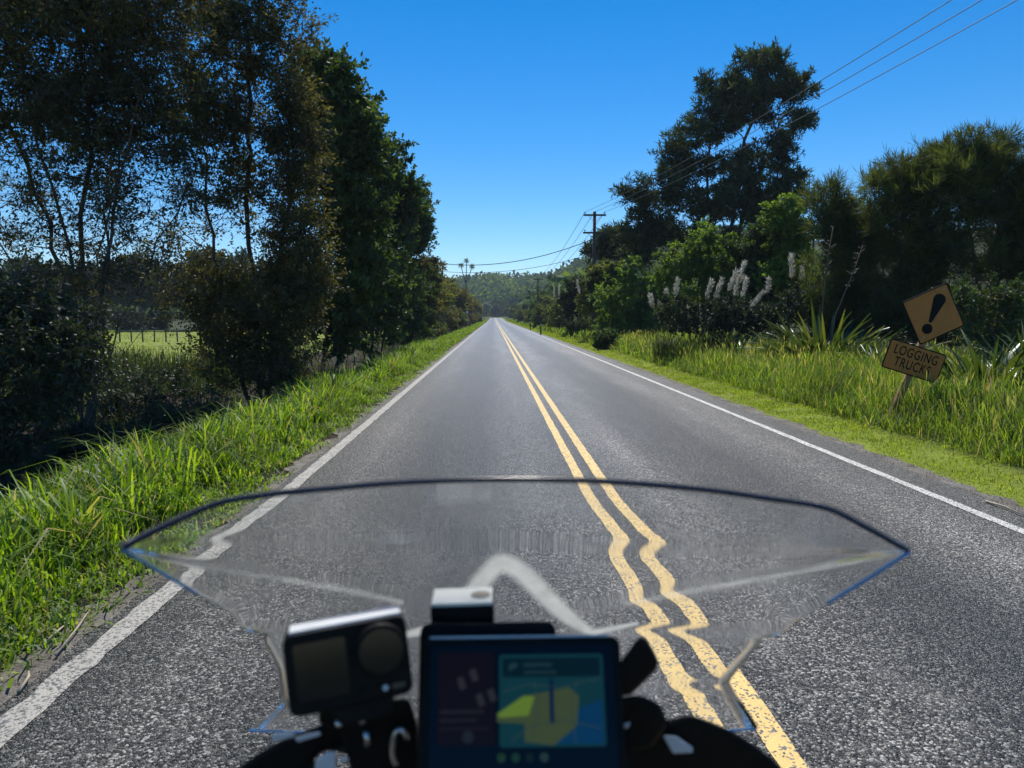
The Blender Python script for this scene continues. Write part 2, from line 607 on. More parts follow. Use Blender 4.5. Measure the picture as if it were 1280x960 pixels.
def mat_gravel():
    m, t, out = new_mat('dusty_gravel')
    p = N(t, 'ShaderNodeBsdfPrincipled', i_Roughness=.9)
    tc = N(t, 'ShaderNodeTexCoord')
    v1, v2, sep = chip_nodes(t, tc)
    n1 = N(t, 'ShaderNodeTexNoise', i_Scale=2.2, i_Detail=8.0, i_Roughness=.7)
    L(t, tc.outputs['Object'], n1.inputs['Vector'])
    r1 = ramp(t, [(.3, (.06, .05, .04)), (.5, (.13, .115, .095)), (.7, (.20, .185, .16))])
    L(t, n1.outputs[0], r1.inputs[0])
    r2 = ramp(t, [(0, (.55,) * 3), (1, (1.35,) * 3)])
    L(t, sep.outputs[0], r2.inputs[0])
    a = N(t, 'ShaderNodeMix', data_type='RGBA', blend_type='MULTIPLY')
    a.inputs[0].default_value = 1
    L(t, r1.outputs[0], a.inputs[6])
    L(t, r2.outputs[0], a.inputs[7])
    L(t, a.outputs[2], p.inputs['Base Color'])
    b = N(t, 'ShaderNodeBump', i_Strength=.8, i_Distance=.008)
    b.invert = True
    L(t, v1.outputs['Distance'], b.inputs['Height'])
    L(t, b.outputs[0], p.inputs['Normal'])
    L(t, p.outputs[0], out.inputs[0])
    return m


M['road'] = mat_road()
M['line_white'] = mat_marking('worn_white_paint', (.56, .55, .51), .34)
M['line_white_dusty'] = mat_marking('dusty_white_paint', (.36, .34, .30), .38)
M['line_yellow'] = mat_marking('worn_yellow_paint', (.72, .48, .14), .27)
M['ground'] = mat_ground()
M['gravel'] = mat_gravel()


def mat_glass():
    m, t, out = new_mat('clear_acrylic')
    p = N(t, 'ShaderNodeBsdfPrincipled')
    p.inputs['Base Color'].default_value = (.95, .965, .97, 1)
    p.inputs['Roughness'].default_value = 0.0
    p.inputs['IOR'].default_value = 1.49
    p.inputs['Transmission Weight'].default_value = 1.0
    tc = N(t, 'ShaderNodeTexCoord')
    nz = N(t, 'ShaderNodeTexNoise', i_Scale=9.0, i_Detail=0.0)
    L(t, tc.outputs['Object'], nz.inputs['Vector'])
    b = N(t, 'ShaderNodeBump', i_Strength=.008, i_Distance=.01)
    L(t, nz.outputs[0], b.inputs['Height'])
    L(t, b.outputs[0], p.inputs['Normal'])
    # thin film of road dust and smears
    n2 = N(t, 'ShaderNodeTexNoise', i_Scale=22.0, i_Detail=7.0, i_Roughness=.65)
    mp = N(t, 'ShaderNodeMapping')
    mp.inputs['Scale'].default_value = (1, .5, .35)
    L(t, tc.outputs['Object'], mp.inputs[0])
    L(t, mp.outputs[0], n2.inputs['Vector'])
    mr = N(t, 'ShaderNodeMapRange', i_1=.35, i_2=.75, i_3=.012, i_4=.085)
    L(t, n2.outputs[0], mr.inputs[0])
    du = N(t, 'ShaderNodeBsdfDiffuse')
    du.inputs[0].default_value = (.75, .73, .70, 1)
    tl = N(t, 'ShaderNodeBsdfTranslucent')
    tl.inputs[0].default_value = (.75, .73, .70, 1)
    dm = N(t, 'ShaderNodeMixShader', i_0=.5)
    L(t, du.outputs[0], dm.inputs[1])
    L(t, tl.outputs[0], dm.inputs[2])
    mx = N(t, 'ShaderNodeMixShader')
    L(t, mr.outputs[0], mx.inputs[0])
    L(t, p.outputs[0], mx.inputs[1])
    L(t, dm.outputs[0], mx.inputs[2])
    L(t, mx.outputs[0], out.inputs[0])
    return m


def mat_pale_film(name, a0, a1, soft=True):
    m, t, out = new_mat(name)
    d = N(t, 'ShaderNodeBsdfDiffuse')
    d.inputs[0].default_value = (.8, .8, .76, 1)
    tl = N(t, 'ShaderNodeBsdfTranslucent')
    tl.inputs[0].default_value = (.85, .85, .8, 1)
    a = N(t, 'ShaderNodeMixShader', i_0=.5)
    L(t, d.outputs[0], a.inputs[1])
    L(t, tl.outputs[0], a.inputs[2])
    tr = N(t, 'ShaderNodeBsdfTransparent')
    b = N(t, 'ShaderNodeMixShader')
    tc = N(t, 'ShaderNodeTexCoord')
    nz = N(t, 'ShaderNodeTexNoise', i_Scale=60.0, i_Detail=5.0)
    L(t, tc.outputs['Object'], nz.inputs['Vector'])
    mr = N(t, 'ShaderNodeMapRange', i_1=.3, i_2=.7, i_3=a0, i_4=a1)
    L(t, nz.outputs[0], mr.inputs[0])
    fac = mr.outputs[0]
    if soft:                                                # the painted glare fades out towards its rim
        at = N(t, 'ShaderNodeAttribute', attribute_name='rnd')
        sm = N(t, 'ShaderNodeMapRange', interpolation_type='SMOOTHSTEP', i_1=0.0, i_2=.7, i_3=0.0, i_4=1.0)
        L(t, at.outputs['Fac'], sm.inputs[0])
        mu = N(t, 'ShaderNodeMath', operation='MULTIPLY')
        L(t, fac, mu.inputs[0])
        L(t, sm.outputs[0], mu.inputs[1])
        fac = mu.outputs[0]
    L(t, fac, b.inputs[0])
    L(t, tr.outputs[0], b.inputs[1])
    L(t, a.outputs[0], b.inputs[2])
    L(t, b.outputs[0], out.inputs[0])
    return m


M['glass'] = mat_glass()
M['frost'] = mat_pale_film('frosted_film', .5, .72)  # whitish film that paints a reflection in the windscreen
M['frost_faint'] = mat_pale_film('faint_film', .16, .34)  # weaker film, paints the light caught on the folds
M['frost_edge'] = mat_pale_film('polished_edge', .08, .14, False)


def mat_emit(name, col, s):
    m, t, out = new_mat(name)
    p = N(t, 'ShaderNodeBsdfPrincipled', i_Roughness=.15)
    p.inputs['Base Color'].default_value = (*(c * .15 for c in col), 1)
    p.inputs['Emission Color'].default_value = (*col, 1)
    p.inputs['Emission Strength'].default_value = s * .28
    p.inputs['Specular IOR Level'].default_value = .2
    L(t, p.outputs[0], out.inputs[0])
    return m


# ------------------------------------------------------------------ ground, road, markings
def grid_mesh(name, xs, ys, zf, skip=None):
    X, Y = np.meshgrid(xs, ys)
    Z = zf(X, Y)
    V = np.stack([X, Y, Z], -1).reshape(-1, 3)
    nx, ny = len(xs), len(ys)
    i = np.arange(ny - 1)[:, None] * nx + np.arange(nx - 1)[None]
    F = np.stack([i, i + 1, i + nx + 1, i + nx], -1).reshape(-1, 4)
    return V, F


gx = np.unique(np.concatenate([-np.geomspace(14, 1600, 42)[::-1], np.arange(-13.5, -4.4, .45), np.arange(-4.4, 4.0, .3), np.arange(4.0, 14, .3), np.geomspace(14, 1600, 42)]))
gy = np.unique(np.concatenate([np.arange(-40, 0, 4.), np.arange(0, 40, .45), np.arange(40, 130, 1.8), np.arange(130, 700, 7.), np.geomspace(700, 2500, 18)]))
V, F = grid_mesh('ground', gx, gy, G)
me = mesh_np('ground', V, F, smooth=True)
x, y = V[:, 0] - road_cx(V[:, 1]), V[:, 1]
soil = np.array([.036, .029, .021])
verge = np.array([.050, .075, .018])
litter = np.array([.028, .022, .015])
field = np.array([.18, .22, .045])
bushfloor = np.array([.040, .050, .018])
c = np.zeros((len(V), 3)) + bushfloor
ml = ((x < -1.8) & (x > -2.7))[:, None]
c = np.where(((x < -2.6) & (x > -4.3))[:, None], verge, c)
c = np.where(ml, soil, c)
c = np.where(((x <= -4.3) & (x > -9.5))[:, None], litter, c)
c = np.where(((x <= -9.5) & (x > -140) & ((y > 17) | (x < -12)) & (y < 112))[:, None], field, c)
c = np.where(((x > 4.0) & (x < 5.4))[:, None], np.array([.17, .22, .03]), c)
c = np.where(((x >= 5.4) & (x < 9.5))[:, None], verge * .8, c)
ca = me.color_attributes.new('Col', 'FLOAT_COLOR', 'POINT')
ca.data.foreach_set('color', np.concatenate([c, np.ones((len(c), 1))], 1).astype(np.float32).ravel())
tag(link('ground', me, M['ground']), 'rolling grassed ground with ditch, verge and wooded hills', 'ground', kind='structure')


def strip(name, x0, x1, y0, y1, dz, mat, parent=None, step=1.0, e0=0.0, e1=0.0, nx=2, kind=None, seed=1):
    rr = np.random.default_rng(seed)
    ys = np.unique(np.concatenate([np.arange(y0, min(y1, 60), step), np.geomspace(60, y1, 60) if y1 > 60 else [y1]]))
    sm = lambda a: np.convolve(np.pad(rr.normal(0, 1, len(ys)), 1, 'edge'), [.25, .5, .25], 'valid') * a
    a, b = x0 + sm(e0), x1 + sm(e1)
    u = np.linspace(0, 1, nx)
    X = a[:, None] * (1 - u) + b[:, None] * u + road_cx(ys)[:, None]
    Y = np.repeat(ys[:, None], nx, 1)
    Z = road_z(Y) + dz
    V = np.stack([X, Y, Z], -1).reshape(-1, 3)
    i = np.arange(len(ys) - 1)[:, None] * nx + np.arange(nx - 1)[None]
    F = np.stack([i, i + 1, i + nx + 1, i + nx], -1).reshape(-1, 4)
    o = link(name, mesh_np(name, V, F), mat, parent)
    return o


ROAD_END = 560
road = tag(strip('road', -2.04, 4.36, -40, ROAD_END, 0.0, M['road'], step=.12, e0=.02, e1=.025, nx=9, seed=3),
           'straight two-lane chip seal road with worn paint lines', 'road', kind='structure')
strip('edge_line', -1.97, -1.84, -40, ROAD_END, .004, M['line_white_dusty'], road, step=.05, e0=.008, e1=.008, seed=5)
strip('edge_line', 3.90, 4.00, -40, ROAD_END, .004, M['line_white'], road, step=.1, e0=.004, e1=.004, seed=6)
strip('centre_line', .80, .90, -40, 420, .004, M['line_yellow'], road, step=.05, e0=.004, e1=.004, seed=7)
strip('centre_line', 1.015, 1.115, -40, 420, .004, M['line_yellow'], road, step=.05, e0=.004, e1=.004, seed=8)
tag(strip('gravel_shoulder', -2.20, -1.99, -40, 300, -.006, M['gravel'], step=.1, e0=.09, e1=.0, nx=3, seed=9),
    'dusty gravel shoulder along the left edge line', 'shoulder', kind='structure')
tag(strip('gravel_shoulder', 4.30, 4.55, -40, 300, -.006, M['gravel'], step=.12, e0=.0, e1=.07, nx=3, seed=10),
    'narrow gravel shoulder beside the mown grass', 'shoulder', kind='structure')

# loose stones on the left shoulder
def stones(name, n, x0, x1, y0, y1, label):
    xs = rng.uniform(x0, x1, n)
    ys = y0 + (y1 - y0) * rng.random(n) ** 1.6
    base = np.array([[1, 0, 0], [-1, 0, 0], [0, 1, 0], [0, -1, 0], [0, 0, .7], [0, 0, -.7]])
    f = np.array([[0, 2, 4], [2, 1, 4], [1, 3, 4], [3, 0, 4], [2, 0, 5], [1, 2, 5], [3, 1, 5], [0, 3, 5]])
    s = rng.uniform(.002, .007, (n, 1, 1)) * rng.uniform(.6, 1.4, (n, 6, 1))
    V = base[None] * s
    a = rng.uniform(0, 6.28, n)
    ca_, sa_ = np.cos(a)[:, None], np.sin(a)[:, None]
    V = np.stack([V[..., 0] * ca_ - V[..., 1] * sa_, V[..., 0] * sa_ + V[..., 1] * ca_, V[..., 2]], -1)
    V = V + np.stack([xs, ys, np.zeros(n)], -1)[:, None]
    F = (np.arange(n)[:, None, None] * 6 + f[None]).reshape(-1, 3)
    tag(link(name, mesh_np(name, V.reshape(-1, 3), F), M['gravel']), label, 'gravel', kind='stuff')


stones('gravel', 2000, -2.35, -2.0, 1.5, 16, 'loose stone chips lying along the left road edge')
stones('gravel', 2500, 4.2, 4.65, 5, 25, 'loose stone chips between white line and mown grass')


# ------------------------------------------------------------------ grass
def blades(n, xf, yf, hmin, hmax, wmin, wmax, lean=.35, droop=.5, z_off=0.0, az_bias=None, rnd_pow=1.0, simple=False):
    x, y = xf, yf
    n = len(x)
    z = G(x, y) + z_off
    h = rng.uniform(hmin, hmax, n) if np.isscalar(hmin) else hmin + (hmax - hmin) * rng.random(n)
    wd = rng.uniform(0, 1, n) * (wmax - wmin) + wmin
    az = rng.uniform(0, 2 * np.pi, n)
    d = np.stack([np.cos(az), np.sin(az), np.zeros(n)], -1)
    f = az + rng.normal(0, .6, n) + np.pi / 2
    s = np.stack([np.cos(f), np.sin(f), np.zeros(n)], -1) * wd[:, None] * .5
    ln = np.abs(rng.normal(0, lean, n))[:, None]
    dr = np.abs(rng.normal(0, droop, n))[:, None]
    b0 = np.stack([x, y, z - .02], -1)
    H = h[:, None]
    up = np.array([0, 0, 1.])
    p1 = b0 + up * H * .45 + d * H * ln * .35
    p2 = b0 + up * H * (.82 - .12 * np.minimum(dr, 1.5)) + d * H * (ln * .75 + dr * .22)
    p3 = b0 + up * H * (1.0 - .42 * np.minimum(dr, 1.6)) + d * H * (ln + dr * .62)
    if simple:
        V = np.stack([b0 - s * .8, b0 + s * .8, p2 - s * .8, p2 + s * .8, p3], 1).reshape(-1, 3)
        f = np.array([[0, 1, 3], [0, 3, 2], [2, 3, 4]])
        F = (np.arange(n)[:, None, None] * 5 + f[None]).reshape(-1, 3)
        return V, F, np.repeat(rng.random(n) ** rnd_pow, 5)
    V = np.stack([b0 - s * .7, b0 + s * .7, p1 - s, p1 + s, p2 - s * .75, p2 + s * .75, p3], 1).reshape(-1, 3)
    f = np.array([[0, 1, 3], [0, 3, 2], [2, 3, 5], [2, 5, 4], [4, 5, 6]])
    F = (np.arange(n)[:, None, None] * 7 + f[None]).reshape(-1, 3)
    r = np.repeat(rng.random(n) ** rnd_pow, 7)
    return V, F, r


def scatter(n, x0, x1, y0, y1, clump=.5, cell=.5):
    """random points, thinned by a smooth random field so that tufts form"""
    m = int(n * 2.2)
    x = rng.uniform(x0, x1, m)
    y = rng.uniform(y0, y1, m)
    ph = rng.uniform(0, 6.28, 6)
    fx = sum(np.sin(x * k1 / cell + y * k2 / cell + p) for (k1, k2), p in zip([(1.3, .7), (-.9, 1.6), (2.1, -1.2), (.5, 2.3), (-2.4, .4), (1.7, 1.9)], ph)) / 3
    keep = rng.random(m) < np.clip(.5 + clump * fx, .04, 1)
    return x[keep][:n], y[keep][:n]


def tri_cat(parts):
    Vs, Fs, Rs, o = [], [], [], 0
    for V, F, r in parts:
        Vs.append(V)
        Fs.append(F + o)
        Rs.append(r)
        o += len(V)
    return np.concatenate(Vs), np.concatenate(Fs), np.concatenate(Rs)


def grass_obj(name, parts, mat, label, parent=None):
    V, F, r = tri_cat(parts)
    o = link(name, mesh_np(name, V, F, r), mat)
    return tag(o, label, 'grass', kind='stuff')


parts = []
for (y0, y1, n, h0, h1, w0, w1) in [(1.5, 5, 4600, .12, .48, .008, .018), (5, 9, 6800, .14, .54, .009, .019), (9, 16, 10500, .14, .50, .010, .020), (16, 30, 10500, .14, .46, .014, .026),
                                    (30, 60, 10500, .15, .45, .024, .05), (60, 130, 8000, .15, .45, .06, .10), (130, 330, 5000, .2, .5, .12, .25)]:
    x, y = scatter(n, -3.85, -2.24, y0, y1, 1.0, .42)
    # shorter towards the road
    k = np.clip((-2.15 - x) / .75, .25, 1)
    hh = h0 + (h1 - h0) * rng.random(len(x))
    parts.append(blades(n, x, y, hh * k, hh * k * 1.05, w0, w1, .35, .6, simple=y0 >= 30))
# broad-bladed tufts standing out of the verge
tx, ty = scatter(240, -3.9, -2.7, 2.5, 40, .5, .8)
tk = rng.integers(9, 26, len(tx))
x = np.repeat(tx, tk) + rng.normal(0, .05, tk.sum())
y = np.repeat(ty, tk) + rng.normal(0, .05, tk.sum())
parts.append(blades(0, x, y, .35, .75, .012, .022, .4, .75))
# low weeds creeping over the gravel edge
x, y = scatter(5200, -2.5, -2.08, 1.5, 34, 1.0, .5)
parts.append(blades(0, x, y, .02, .11, .008, .020, .9, .7, simple=True))
x, y = scatter(2600, -2.6, -2.12, 1.5, 8, 1.0, .35)
parts.append(blades(0, x, y, .02, .11, .008, .020, .9, .7, simple=True))
grass_obj('verge_grass', parts, M['grass_left'], 'long bright green grass along the left road edge')

parts = []
for (y0, y1, n, w0, w1) in [(4, 9, 7500, .006, .012), (9, 16, 17000, .006, .013), (16, 28, 17000, .009, .017), (28, 50, 10000, .02, .04), (50, 110, 6000, .05, .09), (110, 300, 4000, .12, .24)]:
    x, y = scatter(n, 5.42, 10.2, y0, y1, .55, .8)
    k = np.clip((x - 5.2) / .8, .4, 1)
    hh = rng.uniform(.20, .66, len(x))
    parts.append(blades(n, x, y, hh * k, hh * k * 1.05, w0, w1, .3, .45, rnd_pow=1.25, simple=y0 >= 28))
x, y = scatter(7000, 5.42, 6.4, 5, 26, .6, .5)
parts.append(blades(0, x, y, .08, .34, .008, .016, .5, .6, rnd_pow=1.3, simple=True))
grass_obj('tall_grass', parts, M['grass_tall'], 'tall seeding grass on the bank right of the road')

# flowering stems above the tall grass
x, y = scatter(2200, 5.6, 10.0, 7, 45, .9, 1.2)
V, F, r = blades(0, x, y, .45, .80, .005, .008, .18, .2)
hx, hy = x, y
P3 = V.reshape(-1, 7, 3)[:, 6]
n = len(P3)
hd = rng.normal(0, 1, (n, 3)) * .25 + np.array([0, 0, 1.])
hd = unit(hd)
sd = unit(np.cross(hd, rng.normal(0, 1, (n, 3))))
hv = np.stack([P3 - hd * .10, P3 + sd * .012, P3 + hd * .08, P3 - sd * .012], 1).reshape(-1, 3)
hf = (np.arange(n)[:, None, None] * 4 + np.array([[0, 1, 2], [0, 2, 3]])[None]).reshape(-1, 3)
grass_obj('seed_heads', [(V, F, .80 + .2 * r), (hv, hf, np.repeat(.88 + .12 * rng.random(n), 4))], M['grass_tall'], 'pale pink seed heads standing over the tall grass')

parts = []
for (y0, y1, n, h1, w0, w1) in [(3, 10, 10000, .07, .007, .012), (10, 20, 15000, .07, .009, .016), (20, 45, 9000, .08, .016, .03), (45, 120, 6000, .10, .05, .09), (120, 320, 3000, .14, .12, .25)]:
    x, y = scatter(n, 4.5, 5.65, y0, y1, .35, .3)
    k = np.clip((x - 4.45) / .25, .35, 1)
    hh = rng.uniform(.025, h1, len(x))
    parts.append(blades(n, x, y, hh * k, hh * k, w0, w1, .6, .5, simple=True))
grass_obj('mown_grass', parts, M['grass_mown'], 'short mown grass strip beside the right white line')

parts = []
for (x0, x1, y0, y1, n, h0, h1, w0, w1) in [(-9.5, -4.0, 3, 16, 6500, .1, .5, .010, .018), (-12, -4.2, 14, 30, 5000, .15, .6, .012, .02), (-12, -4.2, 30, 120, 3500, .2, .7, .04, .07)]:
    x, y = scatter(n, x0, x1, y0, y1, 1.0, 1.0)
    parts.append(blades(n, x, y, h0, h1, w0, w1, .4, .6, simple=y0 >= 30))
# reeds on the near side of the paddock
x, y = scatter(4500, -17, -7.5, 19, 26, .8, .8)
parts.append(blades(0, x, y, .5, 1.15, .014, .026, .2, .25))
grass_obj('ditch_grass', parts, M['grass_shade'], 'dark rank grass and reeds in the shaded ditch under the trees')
parts = []
x, y = scatter(9000, -50, -9, 26, 100, .3, 3)
parts.append(blades(0, x, y, .06, .16, .04, .09, .5, .4, simple=True))
grass_obj('paddock_grass', parts, M['grass_mown'], 'sunlit grazed paddock grass behind the left trees')


# ------------------------------------------------------------------ trees
def lobe_points(lobes, n, shell=.45):
    """cluster centres spread through ellipsoid lobes (cx,cy,cz,rx,ry,rz,weight)"""
    lobes = np.array(lobes, float)
    p = lobes[:, 6] / lobes[:, 6].sum()
    k = rng.choice(len(lobes), n, p=p)
    d = unit(rng.normal(0, 1, (n, 3)))
    rad = rng.random(n) ** shell
    return lobes[k, :3] + d * rad[:, None] * lobes[k, 3:6], (lobes[k, 7] if lobes.shape[1] > 7 else np.ones(n))


def branches(stems, C, r_tip=.007, step=.45, jit=.08, expo=2.3, up_pen=.7, r_min=.02, nvis=None):
    pos, par = [], []
    for st in stems:
        st = np.asarray(st, float)
        n = max(4, int(np.linalg.norm(st[-1] - st[0]) / step))
        tt = np.linspace(0, len(st) - 1, n)
        i = np.minimum(tt.astype(int), len(st) - 2)
        fr = (tt - i)[:, None]
        pl = st[i] * (1 - fr) + st[i + 1] * fr
        pl[1:] += rng.normal(0, jit * .6, (n - 1, 3)) * np.array([1, 1, .3])
        b = len(pos)
        for q in range(n):
            pos.append(pl[q])
            par.append(b + q - 1 if q else -1)
    nstem = len(pos)
    A = np.array(pos)
    d0 = np.array([np.min(np.linalg.norm(A - c_, axis=1)) for c_ in C])
    for ci in np.argsort(d0):
        c_ = C[ci]
        A = np.array(pos)
        d = np.linalg.norm(A - c_, axis=1) + up_pen * np.maximum(0, A[:, 2] - c_[2] + .25 * np.linalg.norm(A[:, :2] - c_[:2], axis=1))
        j = int(np.argmin(d))
        a = A[j]
        dist = np.linalg.norm(c_ - a)
        n = max(2, int(dist / step))
        prev = j
        for q in range(1, n + 1):
            f = q / n
            pt = a * (1 - f) + c_ * f
            pt = pt + np.array([0, 0, .12 * dist * math.sin(f * math.pi) * rng.uniform(-.4, 1.2)])
            if q < n:
                pt = pt + rng.normal(0, jit, 3)
            pos.append(pt)
            par.append(prev)
            prev = len(pos) - 1
    n = len(pos)
    acc = np.zeros(n)
    par = np.array(par)
    has = np.zeros(n, bool)
    has[par[par >= 0]] = True
    acc[~has] = r_tip ** expo
    for i in range(n - 1, -1, -1):
        if par[i] >= 0:
            acc[par[i]] += acc[i]
    rad = acc ** (1 / expo)
    A = np.array(pos)
    m = par >= 0
    return A[par[m]], rad[par[m]], A[m], rad[m]


def wood_mesh(name, br, twigs=None):
    p0, r0, p1, r1 = br
    r0 = np.minimum(r0, r1 * 1.6 + .004)
    parts = []
    big = r1 > .035
    if big.any():
        parts.append(segs_mesh('', p0[big], r0[big], p1[big], r1[big], 7))
    if (~big).any():
        parts.append(segs_mesh('', p0[~big], r0[~big], p1[~big], r1[~big], 4))
    if twigs is not None:
        parts.append(segs_mesh('', *twigs, 3))
    V, F = join_np(parts)
    return mesh_np(name, V, F, smooth=True)


def sprays(C, per, spread, flat):
    """ends of the fine twigs that radiate from each cluster centre"""
    c_ = np.repeat(C, per, 0)
    e = rng.normal(0, 1, c_.shape) * np.array([1, 1, flat])
    e = unit(e) * (.55 + .75 * rng.random((len(c_), 1))) * spread * 1.75
    return c_ + e


def leaf_mesh(name, C, E, per_tw, per, spread, Ls, Ws, up=.0, out=.0, flat=.7, var=.5):
    """leaves set along the twigs C -> E"""
    n_c = len(C)
    cnt = np.maximum(1, (per * rng.uniform(1 - var, 1 + var, n_c)).astype(int))
    idx = np.repeat(np.arange(n_c), cnt)
    n = len(idx)
    tw = idx * per_tw + rng.integers(0, per_tw, n)
    f = (rng.random(n) ** .6)[:, None]
    tv = E[tw] - C[idx]
    p = C[idx] + tv * f + rng.normal(0, spread * .13, (n, 3))
    d = unit(rng.normal(0, 1, (n, 3)) * .9 + unit(tv) * (.7 + out) + up * np.array([0, 0, 1.]))
    s = unit(np.cross(d, rng.normal(0, 1, (n, 3)) + np.array([0, 0, .8])))
    l_ = rng.uniform(Ls[0], Ls[1], n)[:, None]
    w_ = rng.uniform(Ws[0], Ws[1], n)[:, None]
    V = np.stack([p, p + d * l_ * .45 + s * w_ * .5, p + d * l_, p + d * l_ * .45 - s * w_ * .5], 1).reshape(-1, 3)
    F = np.arange(n * 4).reshape(-1, 4)
    base = np.repeat(rng.random(n_c), cnt)
    r = np.repeat(np.clip(.5 * base + .5 * rng.random(n), 0, 1), 4)
    return mesh_np(name, V, F, r)


def twig_segs(C, E, per, r=.0035):
    c_ = np.repeat(C, per, 0)
    n = len(c_)
    return c_, np.full(n, r), E, np.full(n, r * .35)


def tree(name, label, cat, base, stems, lobes, ncl, per, spread, Ls, Ws, leaf, bark='bark', group=None, r_tip=.007, twig=5, step=.45, jit=.08,
         up=0., out=0., flat=.7, shell=.45, extra=None, crown='crown', rot=0.0, var=.5, twr=.0035):
    root = tag(empty(name, base, (0, 0, rot)), label, cat, group)
    C, mult = lobe_points(lobes, ncl, shell)
    br = branches([np.array(s_) for s_ in stems], C, r_tip, step, jit)
    per_tw = max(4, twig * 2)
    E = sprays(C, per_tw, spread, flat)
    tw = twig_segs(C, E, per_tw, twr)
    link('trunk', wood_mesh('trunk', br, tw), M[bark], root)
    link(crown, leaf_mesh(crown, C, E, per_tw, per * mult, spread, Ls, Ws, up, out, flat=flat, var=var), M[leaf], root)
    return root


def copy_tree(o, loc, rz, s, label, group=None, sz=None):
    r = o.copy()
    COL.objects.link(r)
    r.location = loc
    r.rotation_euler = (0, 0, rz)
    r.scale = (s, s, sz or s)
    r['label'] = label
    if group:
        r['group'] = group
    for ch in o.children:
        c_ = ch.copy()
        COL.objects.link(c_)
        c_.parent = r
    return r


def lobe_px(base, Y, items):
    """photo-pixel ellipses at distance Y -> lobes relative to the tree's base; (px,py,rx_px,ry_px,weight[,depth])"""
    o = []
    k = Y / F_PX
    for it in items:
        px, py, rx, ry, wt = it[:5]
        q = P(px, py, Y) - Vector(base)
        o.append((q.x, q.y, q.z, rx * k, max(rx, ry) * k * .85, ry * k, wt, it[5] if len(it) > 5 else 1.0))
    return o


def base_at(x, y):
    return (x, y, g(x, y) - .03)


# --- left: multi-stemmed tree with sky showing through its bare lower limbs
b = base_at(-7.4, 13.6)
stems = []
for (dx, dy, hh) in [(.9, .5, 6.2), (-1.4, .2, 6.4), (2.1, .8, 5.6), (-2.7, .8, 5.4), (2.9, -.2, 4.2), (.1, 1.4, 6.8), (-.5, -.4, 6.0), (1.5, -.5, 6.0), (-2.0, -.5, 4.6), (.4, .2, 6.6)]:
    stems.append([(dx * .04, dy * .1, 0), (dx * .14 + rng.normal(0, .05), dy * .2, hh * .22), (dx * .5 + rng.normal(0, .1), dy * .6, hh * .6), (dx, dy, hh)])
lob = lobe_px(b, 13.6, [(60, 40, 110, 80, 3), (170, 20, 90, 80, 3), (10, 130, 80, 60, 1.6), (120, 130, 90, 55, 2), (195, 140, 60, 60, 1.6), (60, 215, 120, 50, 1.4, .5), (170, 230, 80, 55, 1.3, .35), (30, 290, 80, 45, 1.1, .4), (140, 300, 90, 40, 1.0, .25), (-90, 80, 90, 120, 2), (90, 355, 100, 40, .9, .5), (40, 390, 80, 40, .7, .8), (60, -60, 150, 60, 2)])
tree('kanuka_tree', 'tall multi-stemmed dark tree with bare limbs and sky showing through, by the ditch', 'tree', b, stems, lob, 690, 135, .27, (.06, .11), (.026, .046), 'leaf_kanuka', r_tip=.0055, twig=7, step=.4, jit=.10, twr=.0045)
# --- left: brown-leaved bushy tree clothed to the ground
b = base_at(-5.0, 15.8)
stems = [[(0, 0, 0), (0, 0, 2.0), (-.1, 0, 5.0), (.1, 0, 8.0)], [(.1, 0, 0), (.3, .1, 1.5), (.7, .2, 4.5), (.8, .1, 7.0)], [(-.1, 0, 0), (-.4, .1, 1.5), (-.9, .2, 4.0), (-1.1, .2, 6.5)], [(0, .2, 0), (.1, .5, 2), (.3, .8, 5), (.4, .9, 7.5)]]
lob = lobe_px(b, 15.8, [(330, 40, 65, 60, 2.4), (270, 60, 50, 70, 1.6), (360, 130, 45, 60, 1.8), (295, 160, 65, 60, 1.6), (372, 230, 36, 70, 1.5), (285, 240, 60, 55, 1.3, .8), (250, 120, 50, 60, 1.2), (225, 310, 55, 45, 1.0, .6), (240, 370, 45, 40, .8), (370, 320, 42, 55, 1.6), (330, 380, 70, 50, 2.0), (300, 440, 62, 45, 1.8), (385, 365, 34, 40, 1.0), (350, 450, 45, 40, 1.2), (320, -30, 70, 40, 1.2)])
tree('kanuka_tree', 'brown-leaved bushy tree clothed in foliage down to the roadside grass', 'tree', b, stems, lob, 600, 150, .25, (.055, .105), (.028, .050), 'leaf_brown', r_tip=.007, twig=6, step=.4)
# --- left: green broadleaved trees, one behind the other
tri = [(22.5, -5.1, [(425, 120, 34, 42, 1.6), (405, 170, 40, 60, 1.4), (450, 175, 32, 45, 1.5), (430, 250, 50, 60, 2), (440, 330, 48, 60, 1.6), (420, 400, 50, 45, 1.2), (400, 95, 24, 30, .8)], 'tall green broadleaved tree right behind the brown-leaved tree', 'leaf_green', 330),
       (31, -5.1, [(478, 205, 30, 40, 1.6), (460, 260, 40, 50, 1.6), (500, 250, 28, 35, 1.2), (475, 330, 46, 60, 2), (465, 400, 42, 40, 1.3)], 'green broadleaved tree in the left row, darker and lower than the tall one', 'leaf_green', 300),
       (41, -5.0, [(515, 262, 22, 32, 1.6), (495, 300, 32, 40, 1.5), (524, 290, 18, 28, 1.2), (505, 360, 36, 45, 1.8), (510, 400, 28, 28, 1.2)], 'rounded broadleaved tree at the end of the dense left row', 'leaf_green', 260),
       (49, -4.9, [(535, 350, 16, 30, 1.4), (528, 390, 18, 28, 1.4), (530, 335, 12, 16, .8)], 'thin grey-brown shrubby tree past the dense left row', 'leaf_brown', 160)]
